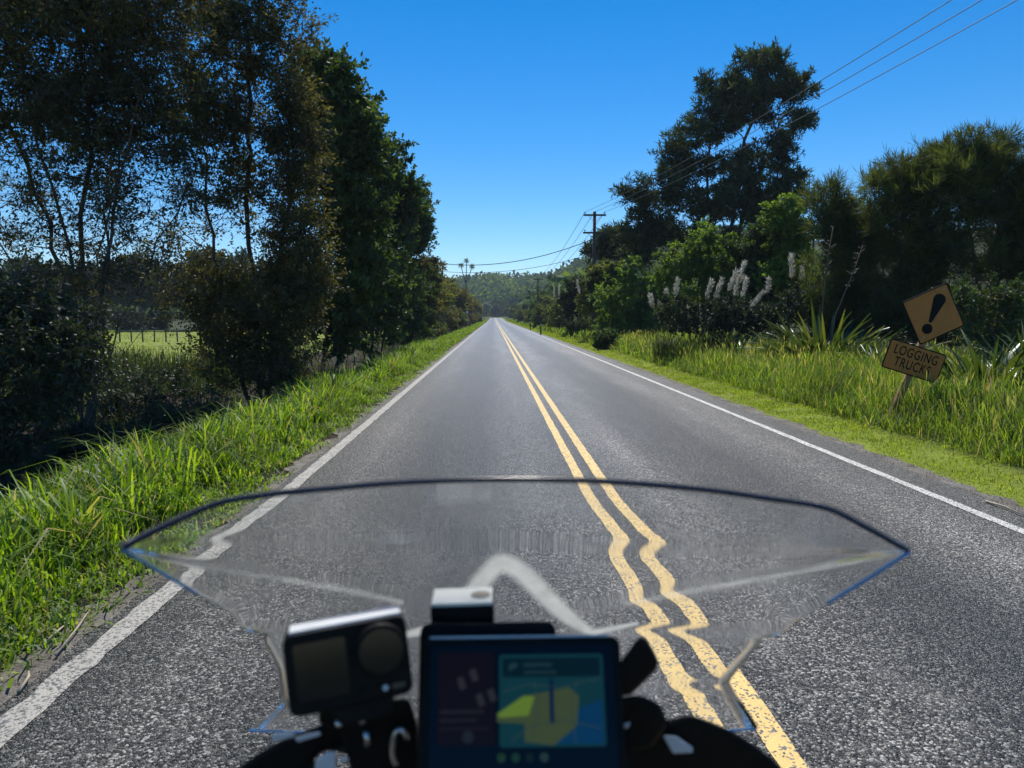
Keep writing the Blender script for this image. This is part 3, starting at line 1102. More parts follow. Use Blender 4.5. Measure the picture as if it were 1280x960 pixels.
for (Y, X, items, lab, lf, ncl) in tri:
    b = base_at(X, Y)
    k = Y / F_PX
    hh = (396 - items[0][1]) * k + 1.4
    stems = [[(0, 0, 0), (.1, 0, hh * .3), (.3, 0, hh * .85)], [(.2, .2, 0), (.7, .2, hh * .3), (1.1, .3, hh * .7)], [(-.2, 0, 0), (-.6, .3, hh * .3), (-.9, .2, hh * .7)]]
    tree('broadleaf_tree', lab, 'tree', b, stems, lobe_px(b, Y, items), ncl, 125, .32, (.12, .21), (.07, .115), lf, r_tip=.009, twig=3)
# --- left: near dark shrub and low shade bushes
b = base_at(-6.5, 9.4)
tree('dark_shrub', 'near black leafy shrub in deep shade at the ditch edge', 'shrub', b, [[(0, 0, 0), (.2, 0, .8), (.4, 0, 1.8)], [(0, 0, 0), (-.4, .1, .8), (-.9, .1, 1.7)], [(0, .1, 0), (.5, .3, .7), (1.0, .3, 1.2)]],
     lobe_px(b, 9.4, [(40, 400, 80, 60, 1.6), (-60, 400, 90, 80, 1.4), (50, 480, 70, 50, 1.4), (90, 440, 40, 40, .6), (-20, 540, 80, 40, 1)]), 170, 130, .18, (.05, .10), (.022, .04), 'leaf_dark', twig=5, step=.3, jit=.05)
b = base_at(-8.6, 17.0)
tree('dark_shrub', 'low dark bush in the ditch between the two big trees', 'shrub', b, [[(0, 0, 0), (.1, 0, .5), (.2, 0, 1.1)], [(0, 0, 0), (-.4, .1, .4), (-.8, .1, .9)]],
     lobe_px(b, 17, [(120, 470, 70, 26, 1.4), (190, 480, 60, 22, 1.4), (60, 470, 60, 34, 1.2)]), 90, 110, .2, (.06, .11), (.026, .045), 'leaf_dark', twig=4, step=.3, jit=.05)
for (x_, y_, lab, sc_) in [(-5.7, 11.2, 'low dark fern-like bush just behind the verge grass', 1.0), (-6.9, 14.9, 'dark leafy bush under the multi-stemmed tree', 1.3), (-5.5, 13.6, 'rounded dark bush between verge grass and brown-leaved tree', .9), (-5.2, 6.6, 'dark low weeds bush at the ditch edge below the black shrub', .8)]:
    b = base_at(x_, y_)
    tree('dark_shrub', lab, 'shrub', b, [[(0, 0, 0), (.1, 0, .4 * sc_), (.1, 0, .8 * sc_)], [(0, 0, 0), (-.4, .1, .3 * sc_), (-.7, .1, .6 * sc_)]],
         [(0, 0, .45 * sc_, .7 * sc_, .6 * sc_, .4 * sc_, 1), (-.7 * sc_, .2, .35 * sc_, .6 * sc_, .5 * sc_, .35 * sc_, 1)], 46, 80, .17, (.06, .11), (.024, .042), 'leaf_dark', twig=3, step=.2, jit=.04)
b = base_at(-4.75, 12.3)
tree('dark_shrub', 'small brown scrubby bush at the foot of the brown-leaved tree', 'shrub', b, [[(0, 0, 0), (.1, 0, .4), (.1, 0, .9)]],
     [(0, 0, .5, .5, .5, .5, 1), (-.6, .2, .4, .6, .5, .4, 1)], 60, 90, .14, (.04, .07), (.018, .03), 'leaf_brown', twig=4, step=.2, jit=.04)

# --- left: smaller trees further along the road; two kinds, copied with turns and sizes of their own
def small_tree(name, label, leaf, hgt, wid, ncl, per, Ls, Ws, spread, cat='tree', low=.12, group=None):
    stems = [[(0, 0, 0), (.1, 0, hgt * .4), (.1, .1, hgt * .9)], [(.1, .1, 0), (wid * .3, .1, hgt * .4), (wid * .5, .2, hgt * .7)], [(-.1, 0, 0), (-wid * .3, -.1, hgt * .35), (-wid * .5, 0, hgt * .65)]]
    lob = []
    for q in range(11):
        f = rng.uniform(low, .92)
        rr = wid * (.75 if f < .6 else 1.15 - f)
        a = rng.uniform(0, 6.28)
        lob.append((math.cos(a) * rr * .7, math.sin(a) * rr * .7, f * hgt, wid * .45, wid * .45, hgt * .14, 1))
    return tree(name, label, cat, (0, 0, 0), stems, lob, ncl, per, spread, Ls, Ws, leaf, r_tip=.01, twig=2, group=group)


def place(o, x, y, s=1, rz=0, sz=None):
    o.location = base_at(x, y)
    o.rotation_euler = (0, 0, rz)
    o.scale = (s, s, sz or s)


kA = small_tree('roadside_tree', 'golden-tinged scrubby tree along the left verge beyond the dense row', 'leaf_hazel', 6.0, 2.0, 150, 60, (.16, .30), (.08, .14), .34, group='scrubby trees along the far left verge')
kB = small_tree('roadside_tree', 'dark olive scrubby tree along the left verge beyond the dense row', 'leaf_olive', 5.6, 2.1, 150, 60, (.16, .30), (.08, .14), .34, group='scrubby trees along the far left verge')
place(kA, -5.6, 60, 1.0, .4)
place(kB, -5.3, 70, 1.0, 1.4)
lA, lB, gr = kA['label'], kB['label'], kA['group']
for i, (x, y, s) in enumerate([(-6.4, 79, 1.1), (-6.0, 88, 1.1), (-6.9, 98, 1.25), (-7.0, 110, 1.3), (-5.6, 131, 1.25), (-5.4, 146, 1.2), (-5.6, 168, 1.25), (-5.6, 200, 1.25), (-5.6, 240, 1.3), (-6, 290, 1.4), (-8, 345, 1.5), (-11, 400, 1.7), (-8.5, 64, 1.2), (-9, 92, 1.4), (-8.4, 122, 1.5), (-8.6, 150, 1.6)]):
    copy_tree((kA, kB)[i % 2], base_at(x, y), i * 1.7, s, (lA, lB)[i % 2], gr)
# --- belt of dark trees behind the paddock
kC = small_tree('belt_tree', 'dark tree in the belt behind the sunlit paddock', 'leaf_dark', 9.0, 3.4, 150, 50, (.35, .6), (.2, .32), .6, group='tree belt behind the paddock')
place(kC, -16, 108, 1, .3)
for i in range(34):
    x = -18 - i * 3.3 + rng.uniform(-1, 1)
    copy_tree(kC, base_at(x, 106 + rng.uniform(-5, 12)), rng.uniform(0, 6), rng.uniform(1.0, 1.35), kC['label'], kC['group'])

# --- right: pine and other big trees
b = base_at(14.6, 46)
stems = [[(0, 0, 0), (0, 0, 6), (.6, 0, 11), (2.0, 0, 16.5)], [(.3, .3, 0), (.6, .3, 6), (2.0, .5, 11), (4.0, .5, 14.5)], [(-.3, 0, 0), (-.8, .2, 5), (-1.6, .3, 9), (-1.2, .4, 13)], [(-.3, -.2, 0), (-2.0, 0, 4), (-4.0, .2, 7.5)], [(.1, -.3, 0), (1, -.4, 6), (3.0, -.4, 9.5)], [(-.2, .2, 0), (-1.2, .6, 5), (-2.6, .8, 9)]]
lob = lobe_px(b, 46, [(955, 82, 38, 18, 1.5), (985, 108, 32, 20, 1.2), (905, 112, 34, 20, 1.3), (940, 130, 50, 22, 1.6), (893, 150, 42, 20, 1.3), (1000, 150, 18, 18, .5), (860, 172, 36, 20, 1.0), (975, 180, 26, 20, .5), (845, 205, 34, 20, .9), (985, 222, 24, 26, .9), (990, 255, 18, 18, .5),
                      (835, 240, 46, 24, 1.4), (905, 245, 50, 30, 1.6), (800, 262, 30, 26, 1.0), (950, 265, 40, 28, 1.2), (860, 275, 60, 36, 2.2), (805, 300, 34, 34, 1.5), (900, 300, 60, 40, 2.0), (785, 245, 16, 12, .4), (945, 205, 44, 24, 1.2), (905, 205, 40, 20, .8), (970, 250, 30, 24, .9)])
tree('pine_tree', 'tall dark pine rising above the right roadside bushes', 'tree', b, stems, [(a[0], a[1], a[2], a[3] * .98, a[4], a[5] * .95, a[6], 1) for a in lob], 600, 120, .36, (.28, .50), (.05, .09), 'needle_pine', r_tip=.016, twig=3, step=.9, jit=.15, up=.5, flat=.55, twr=.008)
b = base_at(9.5, 64)
tree('pine_tree', 'small flat-topped pine behind the power pole', 'tree', b, [[(0, 0, 0), (.1, 0, 4), (.6, 0, 8)], [(0, .2, 0), (.6, 0, 4), (1.5, 0, 7)]],
     lobe_px(b, 64, [(762, 298, 20, 9, 1.2), (748, 312, 16, 8, 1), (772, 318, 18, 10, 1), (758, 335, 22, 12, 1)]), 90, 110, .42, (.35, .6), (.07, .12), 'needle_pine', r_tip=.02, twig=3, step=.8, up=.5, flat=.5, twr=.008)
right_bushes = [
    (42, (800, 366, 44, 34), [(796, 340, 30, 22, 1), (765, 372, 26, 26, 1.2), (800, 385, 48, 34, 2), (835, 370, 36, 30, 1.2), (775, 412, 34, 22, 1.4), (820, 415, 40, 18, 1.4)], 'leaf_light', 'light green leafy bush at the roadside below the power pole', 210),
    (30, (870, 330, 40, 40), [(850, 330, 30, 24, 1), (885, 310, 34, 30, 1.3), (860, 365, 44, 36, 1.2), (905, 350, 36, 34, 1.2)], 'leaf_light', 'light green bush behind the pampas plumes', 200),
    (28, (945, 320, 40, 40), [(925, 318, 26, 24, 1), (955, 305, 30, 28, 1.2), (940, 350, 44, 36, 1.5)], 'leaf_green', 'mid green bush between the pampas plumes and the flax', 190),
    (27, (985, 285, 30, 36), [(985, 268, 26, 22, 1.2), (990, 300, 30, 30, 1.5), (985, 345, 40, 36, 1.5)], 'leaf_light', 'rounded light green treelet standing against the dark she-oaks', 190),
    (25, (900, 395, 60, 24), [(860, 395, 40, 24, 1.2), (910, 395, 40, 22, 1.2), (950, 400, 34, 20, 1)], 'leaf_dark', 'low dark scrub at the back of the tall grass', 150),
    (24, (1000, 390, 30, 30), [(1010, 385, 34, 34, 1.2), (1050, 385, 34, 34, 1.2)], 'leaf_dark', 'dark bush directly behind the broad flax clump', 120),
    (47, (757, 352, 22, 30), [(757, 345, 24, 18, 1.2), (748, 375, 26, 26, 1.3), (772, 350, 18, 22, 1)], 'leaf_olive', 'olive bush at the foot of the power pole', 150),
    (60, (718, 385, 18, 40), [(716, 372, 15, 20, 1), (728, 372, 14, 26, 1), (722, 398, 18, 20, 1.3)], 'leaf_dark', 'dark upright bush behind the far pampas', 120),
    (36, (757, 428, 12, 13), [(757, 428, 9, 10, 1)], 'leaf_green', 'single small round bush standing in the roadside grass', 50),
]
for (Y, ctr, items, lf, lab, ncl) in right_bushes:
    q = P(ctr[0], 396, Y)
    b = base_at(q.x, Y)
    top = P(ctr[0], ctr[1], Y).z - b[2]
    top = max(top, .8)
    stems = [[(0, 0, 0), (.1, 0, top * .4), (.1, .1, top * .9)], [(.1, .1, 0), (.5, .1, top * .4), (.9, .2, top * .75)], [(-.1, 0, 0), (-.5, -.1, top * .4), (-.9, 0, top * .75)]]
    f = Y / 30
    tree('bush', lab, 'bush', b, stems, lobe_px(b, Y, items), ncl, 115, .21 * f ** .7, (.085 * f, .155 * f), (.050 * f, .09 * f), lf, twig=2, step=.4)
# feathery she-oaks
for (Y, items, lab, ncl) in [
    (23, [(1040, 270, 34, 40, 1), (1065, 300, 44, 44, 1.3), (1055, 350, 52, 44, 1.3), (1060, 400, 60, 30, 1.2)], 'feathery dark she-oak, lowest of its group', 210),
    (21.5, [(1120, 240, 40, 40, 1), (1150, 226, 40, 30, 1), (1140, 290, 62, 52, 1.8), (1165, 200, 14, 18, .22), (1105, 222, 14, 18, .22), (1130, 350, 56, 44, 1.4), (1135, 405, 60, 30, 1.2)], 'feathery dark she-oak behind the leaning warning sign', 260),
    (20.5, [(1200, 216, 44, 30, 1), (1240, 208, 40, 30, 1), (1215, 255, 64, 54, 1.8), (1200, 330, 60, 50, 1.4), (1212, 186, 15, 20, .24), (1256, 176, 14, 22, .24), (1270, 300, 40, 50, 1.2), (1215, 405, 66, 34, 1.3)], 'feathery dark she-oak, tallest of its group', 290),
    (20, [(1300, 206, 44, 34, 1), (1320, 260, 64, 54, 1.8), (1310, 330, 60, 50, 1.4), (1310, 405, 60, 34, 1.3)], 'feathery dark she-oak past the spiky shrub', 220)]:
    q = P(items[1][0], 396, Y)
    b = base_at(q.x, Y)
    top = P(items[0][0], items[0][1], Y).z - b[2]
    stems = [[(0, 0, 0), (.1, 0, top * .4), (.1, .1, top)], [(.1, .1, 0), (.5, .1, top * .4), (.9, .2, top * .85)], [(-.1, 0, 0), (-.5, -.1, top * .4), (-.9, 0, top * .85)]]
    r_ = tree('she_oak_tree', lab, 'tree', b, stems, lobe_px(b, Y, items), ncl, 170, .22, (.20, .42), (.013, .024), 'needle_oak', twig=4, step=.4, up=.75, out=.5, flat=.9)
# glossy shrub behind the sign
b = base_at(10.0, 14.6)
tree('bush', 'small glossy-leaved shrub behind the right flax', 'bush', b, [[(0, 0, 0), (.1, 0, .8), (.1, 0, 1.6)], [(0, 0, 0), (.5, 0, .7), (.8, 0, 1.4)]],
     lobe_px(b, 14.6, [(1215, 375, 36, 24, 1), (1262, 372, 36, 26, 1), (1235, 410, 50, 30, 1.2)]), 110, 70, .14, (.05, .08), (.03, .05), 'leaf_green', twig=3, step=.3)
# further bushes on the right verge
kD = small_tree('roadside_bush', 'rounded olive bush along the far right verge', 'leaf_olive', 4.4, 2.0, 130, 60, (.2, .36), (.11, .2), .36, cat='bush', low=.1, group='rounded bushes along the far right verge')
kE = small_tree('roadside_bush', 'grey-green bush along the far right verge', 'leaf_green', 4.0, 1.9, 130, 60, (.2, .36), (.11, .2), .36, cat='bush', low=.1, group='rounded bushes along the far right verge')
place(kD, 7.6, 76, .9, .3)
place(kE, 7.8, 88, .85, 1.3)
for i, (x, y, s) in enumerate([(7.2, 101, .95), (7.6, 112, .95), (10, 120, 1.4), (7.4, 132, .9), (8.2, 150, 1.1), (11, 160, 1.6), (7.6, 180, 1.0), (8.5, 215, 1.2), (8.5, 260, 1.3), (9, 310, 1.4), (10, 100, 1.3), (11, 82, 1.35), (10, 70, 1.1), (12, 90, 1.5), (9, 360, 1.5), (8, 410, 1.6), (11.5, 58, 1.2)]):
    copy_tree((kD, kE)[i % 2], base_at(x, y), i * 2.1, s, (kD, kE)[i % 2]['label'], kD['group'])
# the round bush that closes the end of the straight
kF = copy_tree(kE, base_at(1.5, 462), .5, 2.0, 'round dark bush where the straight road bends out of sight')
kF.pop('group', None) if hasattr(kF, 'pop') else None

# --- far wooded hills: one mass
def far_wood():
    pts = []
    for _ in range(760):
        y = rng.uniform(480, 760)
        pts.append((rng.uniform(-.16, .24) * y, y, rng.uniform(6.5, 12.5)))
    for _ in range(460):
        y = rng.uniform(130, 420)
        pts.append((14 + rng.uniform(.0, .36) * y, y, rng.uniform(4, 7.5)))
    for _ in range(500):
        y = rng.uniform(230, 480)
        pts.append((rng.uniform(-260, -45), y, rng.uniform(5, 8)))
    C, S, D = [], [], []
    for q, (x, y, s) in enumerate(pts):
        for _ in range(5):                                  # a crown is a handful of billows
            a = rng.uniform(0, 6.28)
            rr = s * .42 * math.sqrt(rng.random())
            C.append((x + math.cos(a) * rr, y + math.sin(a) * rr, g(x, y) + s * rng.uniform(.35, .95)))
            S.append(s * rng.uniform(.30, .46))
            D.append(q)
    C, S, D = np.array(C), np.array(S), np.array(D)
    tone = rng.random(len(pts))[D]
    per = 17
    n = len(C) * per
    i = np.repeat(np.arange(len(C)), per)
    d = unit(rng.normal(0, 1, (n, 3)) + np.array([0, -.25, .45]))
    p = C[i] + d * S[i][:, None] * (.75 + .35 * rng.random((n, 1)))
    dd = unit(np.cross(d, rng.normal(0, 1, (n, 3))) + .45 * d)
    s = unit(np.cross(dd, d + .5 * rng.normal(0, 1, (n, 3))))
    l_ = rng.uniform(.45, .9, n)[:, None] * S[i][:, None]
    V = np.stack([p, p + dd * l_ * .5 + s * l_ * .34, p + dd * l_, p + dd * l_ * .5 - s * l_ * .34], 1).reshape(-1, 3)
    r = np.repeat(np.clip(.75 * tone[i] + .25 * rng.random(n), 0, 1), 4)
    o = link('far_forest', mesh_np('far_forest', V, np.arange(n * 4).reshape(-1, 4), r), M['leaf_far'])
    tag(o, 'far wooded hillside closing the end of the valley', 'forest', kind='stuff')


far_wood()

# ------------------------------------------------------------------ cabbage trees, flax, pampas
def spiky_head(n, Ls, w_):
    d = unit(rng.normal(0, 1, (n, 3)) + np.array([0, 0, .35]))
    s = unit(np.cross(d, rng.normal(0, 1, (n, 3)))) * w_
    l_ = rng.uniform(*Ls, n)[:, None]
    mid = d * l_ * .6
    tip = d * l_ + np.array([0, 0, -.25]) * l_ * rng.random((n, 1))
    V = np.stack([d * .02, mid + s, tip, mid - s], 1).reshape(-1, 3)
    return V, np.arange(n * 4).reshape(-1, 4), np.repeat(rng.random(n), 4)


def cabbage(label, x, y, h, heads):
    root = tag(empty('cabbage_tree', base_at(x, y)), label, 'cabbage tree')
    fork = np.array([0, 0, h * .72])
    for k_, (hx, hz) in enumerate(heads):
        tip = np.array([hx, .2 * k_, hz])
        Vt, Ft = tube_np([np.zeros(3), fork * .5 + np.array([.05, 0, 0]), fork, (fork + tip) / 2 + np.array([hx * .1, 0, 0]), tip], [.14, .12, .10, .08, .07], 6)
        link('trunk', mesh_np('trunk', Vt, Ft, smooth=True), M['bark_pale'], root)
        Vh, Fh, r = spiky_head(130, (.45, .8), .028)
        link('leaf_head', mesh_np('leaf_head', Vh + tip, Fh, r), M['leaf_olive'], root)


cabbage('cabbage tree with one round spiky head above the left scrub', -5.6, 83, 8.1, [(0, 8.1)])
cabbage('forked cabbage tree with three spiky heads above the left scrub', -5.0, 137, 11.6, [(-.9, 11.6), (.1, 12.4), (1.1, 11.4)])
cabbage('short cabbage tree beside the far left road sign', -6.6, 119, 4.2, [(0, 4.2)])

flax_meshes = []
for k_ in range(9):
    ln = 1.0
    bend = rng.uniform(.1, .6) if k_ < 4 else rng.uniform(.5, 1.2)
    tt = np.linspace(0, 1, 7)
    xs = np.sin(tt * bend) * tt * .9
    zs = tt * np.cos(tt * bend * .9)
    wd = .027 * np.array([.8, 1, 1.05, 1, .85, .55, .04])
    Vl = []
    for q in range(7):
        Vl += [(xs[q], -wd[q], zs[q]), (xs[q] - .012, 0, zs[q] - .004), (xs[q], wd[q], zs[q])]
    Fl = []
    for q in range(6):
        o_ = q * 3
        Fl += [(o_, o_ + 1, o_ + 4, o_ + 3), (o_ + 1, o_ + 2, o_ + 5, o_ + 4)]
    m_ = mesh_np('leaf', np.array(Vl), np.array(Fl), np.full(len(Vl), rng.random()), smooth=True)
    m_.materials.append(M['flax'])
    flax_meshes.append(m_)


def flax(label, x, y, n, h, rad, stalks=(), lean=.5):
    root = tag(empty('flax_plant', base_at(x, y)), label, 'flax')
    for k_ in range(n):
        o = bpy.data.objects.new('leaf', random.choice(flax_meshes))
        COL.objects.link(o)
        o.parent = root
        rr, a = rad * random.random() ** .4, random.uniform(0, 6.28)
        s = h * random.uniform(.6, 1.05) * (1 - .25 * rr / max(rad, .01))
        o.location = (math.cos(a) * rr, math.sin(a) * rr, -.03)
        tilt = lean * rr / max(rad, .01) * random.uniform(.5, 1.3)
        o.rotation_euler = Euler((random.gauss(0, .08), tilt, a + random.gauss(0, .4)), 'XYZ')
        o.scale = (s, s * random.uniform(.8, 1.25), s)
    for (dx, dz, lx) in stalks:
        pts = [(dx * .3, 0, 0), (dx * .6, 0, dz * .4), (dx + lx * .5, 0, dz * .75), (dx + lx, 0, dz)]
        st = tube('flower_stalk', pts, [.022, .019, .014, .008], M['stalk'], root, 6)
        Vp, Fp = [], []
        for q in range(26):
            z = dz * random.uniform(.62, 1.0)
            f = z / dz
            bx = np.interp(f, [0, .4, .75, 1], [dx * .3, dx * .6, dx + lx * .5, dx + lx])
            a = random.uniform(0, 6.28)
            e = np.array([math.cos(a), math.sin(a), random.uniform(.2, .9)]) * random.uniform(.08, .17)
            Vq, Fq = tube_np([np.array([bx, 0, z]), np.array([bx, 0, z]) + e * .7, np.array([bx, 0, z]) + e], [.008, .012, .004], 4)
            Vp.append(Vq)
            Fp.append(Fq)
        Vp, Fp = join_np(list(zip(Vp, Fp)))
        link('seed_pods', mesh_np('seed_pods', Vp, Fp), M['stalk'], root)
    return root


flax('broad flax clump with two flower stalks behind the tall grass', 8.95, 20.0, 280, 1.95, 1.15, [(-.1, 3.7, .25), (.5, 3.3, .5)], .85)
flax('upright flax clump growing right behind the leaning sign', 8.05, 12.0, 90, 1.7, .45, [], .55)
flax('flax clump with one tall bent flower stalk at the end of the row', 8.9, 11.9, 80, 1.6, .45, [(-.25, 3.4, .25)], .55)
flax('small flax tuft in front of the dark scrub', 7.5, 22.5, 30, 1.5, .35, [], .5)
flax('drooping flax tuft between the broad clump and the warning sign', 8.6, 16.2, 50, 1.5, .55, [], 1.0)


def pampas(label, x, y, n, h, plumes, s=1.0):
    root = tag(empty('pampas_grass', base_at(x, y)), label, 'pampas grass')
    xs, ys = rng.normal(0, .22, n) * s, rng.normal(0, .22, n) * s
    V, F, r = blades(n, xs + x, ys + y, h * .7, h * 1.25, .012 * s, .022 * s, .35, .75)
    V = V - np.array(root.location)
    V = V * 1.0
    link('leaf_tussock', mesh_np('leaf_tussock', V, F, r), M['grass_shade'], root)
    for (dx, dz, lx, pl) in plumes:
        dz, lx, pl = dz * rng.uniform(.88, 1.1), lx + rng.normal(0, .12), pl * rng.uniform(.75, 1.15)
        p0, p1 = np.array([dx * .2, 0, .1]), np.array([dx + rng.normal(0, .06), -.1, dz])
        p2 = p1 + unit(np.array([lx, -.05, 1.0])) * pl
        tube('plume_stem', [p0, (p0 + p1) / 2 + np.array([dx * .12, 0, 0]), p1, (p1 + p2) / 2], [.014, .012, .010, .004], M['stalk'], root, 5)
        m = 230
        f = rng.random(m)
        ax = p1[None] * (1 - f[:, None]) + p2[None] * f[:, None]
        wd = .10 * np.sin(np.pi * np.clip(f * .92 + .06, 0, 1)) ** .7 * pl / .8
        d = unit(rng.normal(0, 1, (m, 3)))
        q = ax + d * (wd * rng.random(m) * .45)[:, None]
        dirn = unit((p2 - p1)[None] * 1.3 + d * .55 + np.array([.12, 0, -.1]))
        sd = unit(np.cross(dirn, rng.normal(0, 1, (m, 3)))) * .007
        l_ = rng.uniform(.14, .26, m)[:, None] * pl / .8
        Vp = np.stack([q, q + dirn * l_ * .5 + sd, q + dirn * l_, q + dirn * l_ * .5 - sd], 1).reshape(-1, 3)
        link('plume', mesh_np('plume', Vp, np.arange(m * 4).reshape(-1, 4), np.repeat(rng.random(m), 4)), M['plume'], root)


pampas('pampas grass with leaning pale plumes before the light green bushes', 7.3, 24.5, 260, 1.0, [(.9, 2.05, .45, .72), (1.15, 1.75, .6, .75), (.55, 2.1, .18, .6), (.35, 2.25, .25, .62), (.0, 1.95, .3, .6), (-.35, 2.2, .1, .55), (.75, 2.35, .3, .7)])
pampas('pampas grass with upright plumes left of the leaning ones', 5.9, 25.5, 200, .95, [(.0, 2.1, -.05, .55), (.3, 2.2, .05, .6), (-.5, 2.0, -.15, .5), (-.15, 1.9, -.25, .5), (.75, 1.75, -.2, .45)])
pampas('pampas grass with three slim plumes beside the broad flax', 9.4, 24.2, 170, 1.0, [(-.45, 2.05, .0, .55), (.35, 2.3, .0, .75), (.6, 2.3, .08, .75)])
pampas('far pampas grass with tall pale plumes against the dark bush', 6.9, 57, 260, 1.8, [(-.3, 3.4, -.1, 1.0), (.1, 3.9, 0, 1.2), (.4, 3.6, .1, 1.1), (.8, 3.3, .1, 1.0)], 2.0)
pampas('distant pampas grass with a few plumes beyond the dark bush', 6.9, 82, 260, 1.8, [(-.3, 3.2, -.1, 1.1), (.3, 3.4, 0, 1.2), (.8, 2.9, .1, 1.1)], 2.2)

# ------------------------------------------------------------------ power poles and lines
def power_pole(label, x, y, h, second=True, rot=0.0):
    root = tag(empty('power_pole', base_at(x, y), (0, 0, rot)), label, 'power pole')
    tube('pole', [(0, 0, -.3), (0, 0, h * .5), (0, 0, h)], [.15, .13, .11], M['pole_wood'], root, 10)
    arms = [h - .25] + ([h - 1.45] if second else [])
    for a_, z in enumerate(arms):
        link('crossarm', bm_mesh('crossarm', box_bm(1.55 if a_ == 0 else 1.5, .1, .12, .012, 1, (0 if a_ == 0 else -.05, -.14, z))), M['pole_wood'], root)
        for s_ in (-1, 1):
            tube('brace', [(s_ * .45, -.15, z - .05), (s_ * .05, -.14, z - .45)], .014, M['steel_grey'], root, 5)
        for dx in (-.68, -.05, .68):
            zz = z + .06
            V_, F_ = tube_np([(dx, -.14, zz - .02), (dx, -.14, zz + .05), (dx, -.14, zz + .06), (dx, -.14, zz + .10), (dx, -.14, zz + .11), (dx, -.14, zz + .15), (dx, -.14, zz + .16)], [.012, .012, .045, .05, .03, .035, .01], 8)
            link('insulator', mesh_np('insulator', V_, F_, smooth=True), M['insulator'], root)
    return root


def cable(label, a, b_, sag, r=.012, group=None, n=24):
    a, b_ = np.array(a, float), np.array(b_, float)
    t_ = np.linspace(0, 1, n)[:, None]
    pts = a * (1 - t_) + b_ * t_
    pts[:, 2] -= (4 * sag * t_ * (1 - t_))[:, 0]
    V_, F_ = tube_np(pts - a, r, 5)
    o = link('power_line', mesh_np('power_line', V_, F_, smooth=True), M['wire'])
    o.location = a
    tag(o, label, 'cable', group)
    return o


PX, PY = P(742, 396, 52).x, 52.0
PZ = g(PX, PY)
PH = P(742, 264, 52).z - PZ
power_pole('timber power pole with two crossarms standing in the right bushes', PX, PY, PH)
P2X, P2Y, P2H = 7.0, 118.0, 7.6
power_pole('distant power pole further down the right verge', P2X, P2Y, P2H, False)
P2Z = g(P2X, P2Y)
bx, by = 12.6, -12.0
power_pole('power pole beside the road behind the rider', bx, by, PH)
for i, dx in enumerate((-.68, -.05, .68)):
    cable('overhead power line running from the near pole over the right bank', (PX + dx, PY - .14, PZ + PH - .07), (bx + dx, by - .14, g(bx, by) + PH - .07), .9, .011, 'three overhead lines towards the rider', 40)
    cable('overhead power line sagging to the distant pole', (PX + dx, PY - .14, PZ + PH - .07), (P2X + dx, P2Y - .14, P2Z + P2H - .07), 1.0, .016, 'three overhead lines to the distant pole')
# lines that cross the road to the left
lx, ly = -11.5, 58.0
lz = g(lx, ly)
power_pole('power pole hidden among the left roadside trees', lx, ly, 8.6, False)
cable('thick cable sagging across the road between the trees', (PX - .1, PY - .15, PZ + PH - 1.9), (lx, ly, lz + 8.2), 2.05, .026)
cable('thin cable below the thick one across the road', (PX - .1, PY - .1, PZ + PH - 2.9), (lx, ly, lz + 7.1), 1.55, .016)
rx, ry = 24.0, 56.0
power_pole('power pole standing behind the tall pine', rx, ry, 7.0, False)
cable('thin cable running right from the pole into the bushes', (PX + .1, PY + .1, PZ + PH - 3.4), (rx, ry, g(rx, ry) + 6.2), .4, .016)

# ------------------------------------------------------------------ signs
def flat_prism(pts, y0, y1):
    return prism_bm(pts, y0, y1)


def rounded_rect(wd, ht, r, n=5, c=(0, 0)):
    o = []
    for (sx, sz, a0) in ((1, 1, 0), (-1, 1, 90), (-1, -1, 180), (1, -1, 270)):
        for k_ in range(n + 1):
            a = R(a0 + 90 * k_ / n)
            o.append((c[0] + sx * (wd / 2 - r) + r * math.cos(a), c[1] + sz * (ht / 2 - r) + r * math.sin(a)))
    return o


def rot2(pts, a):
    ca_, sa_ = math.cos(a), math.sin(a)
    return [(x * ca_ - z * sa_, x * sa_ + z * ca_) for x, z in pts]


def text_mesh(s, size, depth, spacing=1.0):
    cu = bpy.data.curves.new('t', 'FONT')
    cu.body = s
    cu.size = size
    cu.align_x = 'CENTER'
    cu.align_y = 'CENTER'
    cu.extrude = depth
    cu.offset = .0015
    cu.space_character = spacing
    o = bpy.data.objects.new('t', cu)
    COL.objects.link(o)
    dg = bpy.context.evaluated_depsgraph_get()
    me = bpy.data.meshes.new_from_object(o.evaluated_get(dg))
    bpy.data.objects.remove(o)
    return me


SY = 11.0
sb = P(1118, 508, SY)
tilt = R(20)
sign = tag(empty('warning_sign', (sb.x, SY, sb.z - .12), (0, tilt, R(-4))), 'leaning orange warning sign with exclamation mark and LOGGING TRUCKS plate', 'road sign')
up = 1.0 / math.cos(tilt)


def sloc(px, py):
    q = P(px, py, SY) - Vector((sb.x, SY, sb.z - .12))
    return (q.x * math.cos(tilt) - q.z * math.sin(tilt), q.x * math.sin(tilt) + q.z * math.cos(tilt))


